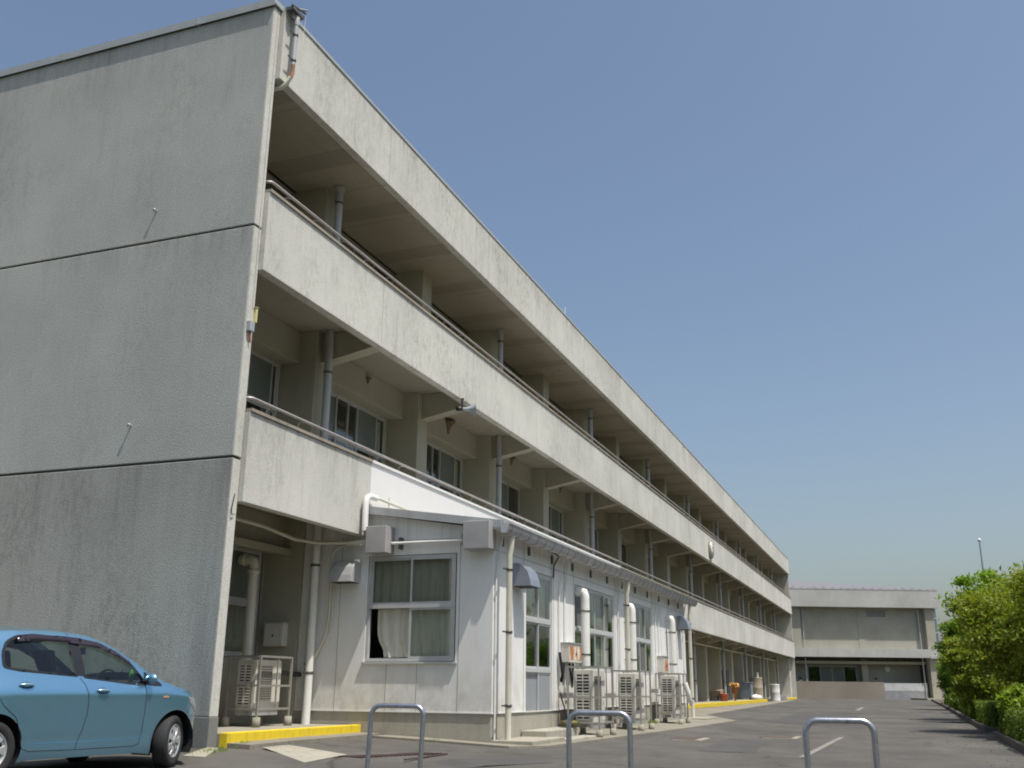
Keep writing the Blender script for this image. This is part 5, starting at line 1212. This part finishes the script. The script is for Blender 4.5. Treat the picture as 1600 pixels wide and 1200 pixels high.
# mirror
mr = MB()
for j in range(9):
    for i in range(12):
        a = math.pi*j/8; b = 2*math.pi*i/12; mr.v.append((-.455+.05*math.sin(a)*math.cos(b)+.02, -(.865+.085*math.cos(a)), 1.0+.056*math.sin(a)*math.sin(b)))
for j in range(8):
    for i in range(12): mr.f.append((j*12+i, j*12+(i+1) % 12, (j+1)*12+(i+1) % 12, (j+1)*12+i)); mr.smooth.append(True)
mo = mr.build('door_mirror', PAINT, car)
MB().tube([(-.48, -.79, .965), (-.46, -.86, .975)], .02, 8).build('mirror_stalk', TRIM, mo)
m2_ = MB(); m2_.v = [(x, -y, z) for x, y, z in mr.v]; m2_.f = mr.f[:]; m2_.smooth = mr.smooth[:]; m2_.build('door_mirror', PAINT, car)
# lights
LENS = new_glass('clear_lens', (.9,.92,.95), .12)
for mir in (False, True):
    hl = rnd([(.30,.72),(.50,.63),(.78,.60),(.86,.645),(.66,.715),(.42,.775),(.24,.80)], .03)
    h_ = panel('headlight', hl, [], S, mat('headlight_silver', (.6,.62,.64), .25, .6), car, step=.04, off=.002, mirror=mir); panel('lens', hl, [], S, LENS, h_, step=.04, off=.012, mirror=mir)
    panel('front_lamp', [(.62,.36),(.74,.35),(.74,.46),(.64,.45)], [], S, mat('headlight_silver', (.6,.62,.64), .25, .6), car, step=.04, off=.003, mirror=mir)
    panel('side_indicator', rnd([(-.20,.785),(-.11,.785),(-.11,.805),(-.20,.805)], .008), [], S, mat('indicator_lens', (.62,.34,.22), .25, spec=.6), car, step=.04, off=.006, mirror=mir)
    panel('tail_light', rnd([(-2.72,.75),(-3.0,.75),(-3.02,1.08),(-2.86,1.16),(-2.75,.95)], .03), [], S, mat('red_lens', (.4,.02,.02), .2), car, step=.05, off=.003, mirror=mir)
panel('grille', [(.98,.50),(1.31,.50),(1.31,.56),(1.0,.57)], [], S, TRIM, car, step=.05, off=.003); panel('grille', [(.98,.50),(1.31,.50),(1.31,.56),(1.0,.57)], [], S, TRIM, car, step=.05, off=.003, mirror=True)
# interior
MB().box(-2.85, -.1, -.74, .74, .28, .34).box(-2.85, -2.7, -.6, .6, .35, .9).build('cabin_floor', INT, car)
for y_ in (-.36, .36):
    st = MB().prism([(-1.32,.45),(-1.22,.52),(-.80,.55),(-.78,.42)], 'y', y_-.24, y_+.24).prism([(-1.40,.48),(-1.20,.50),(-1.42,1.02),(-1.56,1.02)], 'y', y_-.23, y_+.23).prism([(-1.44,1.05),(-1.50,1.06),(-1.62,1.27),(-1.50,1.29)][::-1], 'y', y_-.13, y_+.13)
    st.build('seat', INT, car, bevel=.03)
for y_ in (-.36, .36):
    MB().prism([(-2.32,.95),(-2.2,1.0),(-2.32,1.24),(-2.44,1.22)], 'y', y_-.13, y_+.13).build('headrest', INT, car, bevel=.03)
MB().prism([(-2.35,.40),(-1.85,.50),(-1.85,.40)], 'y', -.62, .62).prism([(-2.42,.45),(-2.2,.48),(-2.28,.98),(-2.46,.98)], 'y', -.62, .62).build('rear_seat', INT, car, bevel=.03)
MB().prism([(-.55,.60),(-.52,.90),(-.30,.98),(-.12,.96),(-.12,.60)][::-1], 'y', -.70, .70).build('dashboard', INT, car, bevel=.02)
sw = MB(); pc = [Vector((-.66+.10*math.sin(a)*.45, -.36+.175*math.cos(a), .93+.165*math.sin(a))) for a in [2*math.pi*k/24 for k in range(25)]]
sw.tube(pc, .014, 8, caps=False).tube([(-.66, -.36, .93), (-.5, -.36, .85)], .04, 8).tube([(-.66, -.53, .93), (-.66, -.19, .93)], .014, 6); sw.build('steering_wheel', INT, car)
MB().box(-.80, -.77, -.12, .12, 1.26, 1.34).build('rear_view_mirror', TRIM, car, bevel=.01)
bt = MB().lathe([(0, 0), (.028, .0), (.03, .09), (.012, .12), (.011, .14), (0, .14)], (-.42, -.52, .955), 'z', 12); bt.build('green_bottle', mat('green_plastic', (.10,.45,.08), .3), car)
MB().tube([(-.10, 0, 1.02), (-.35, -.3, 1.10)], .006, 5).build('wiper', TRIM, car)
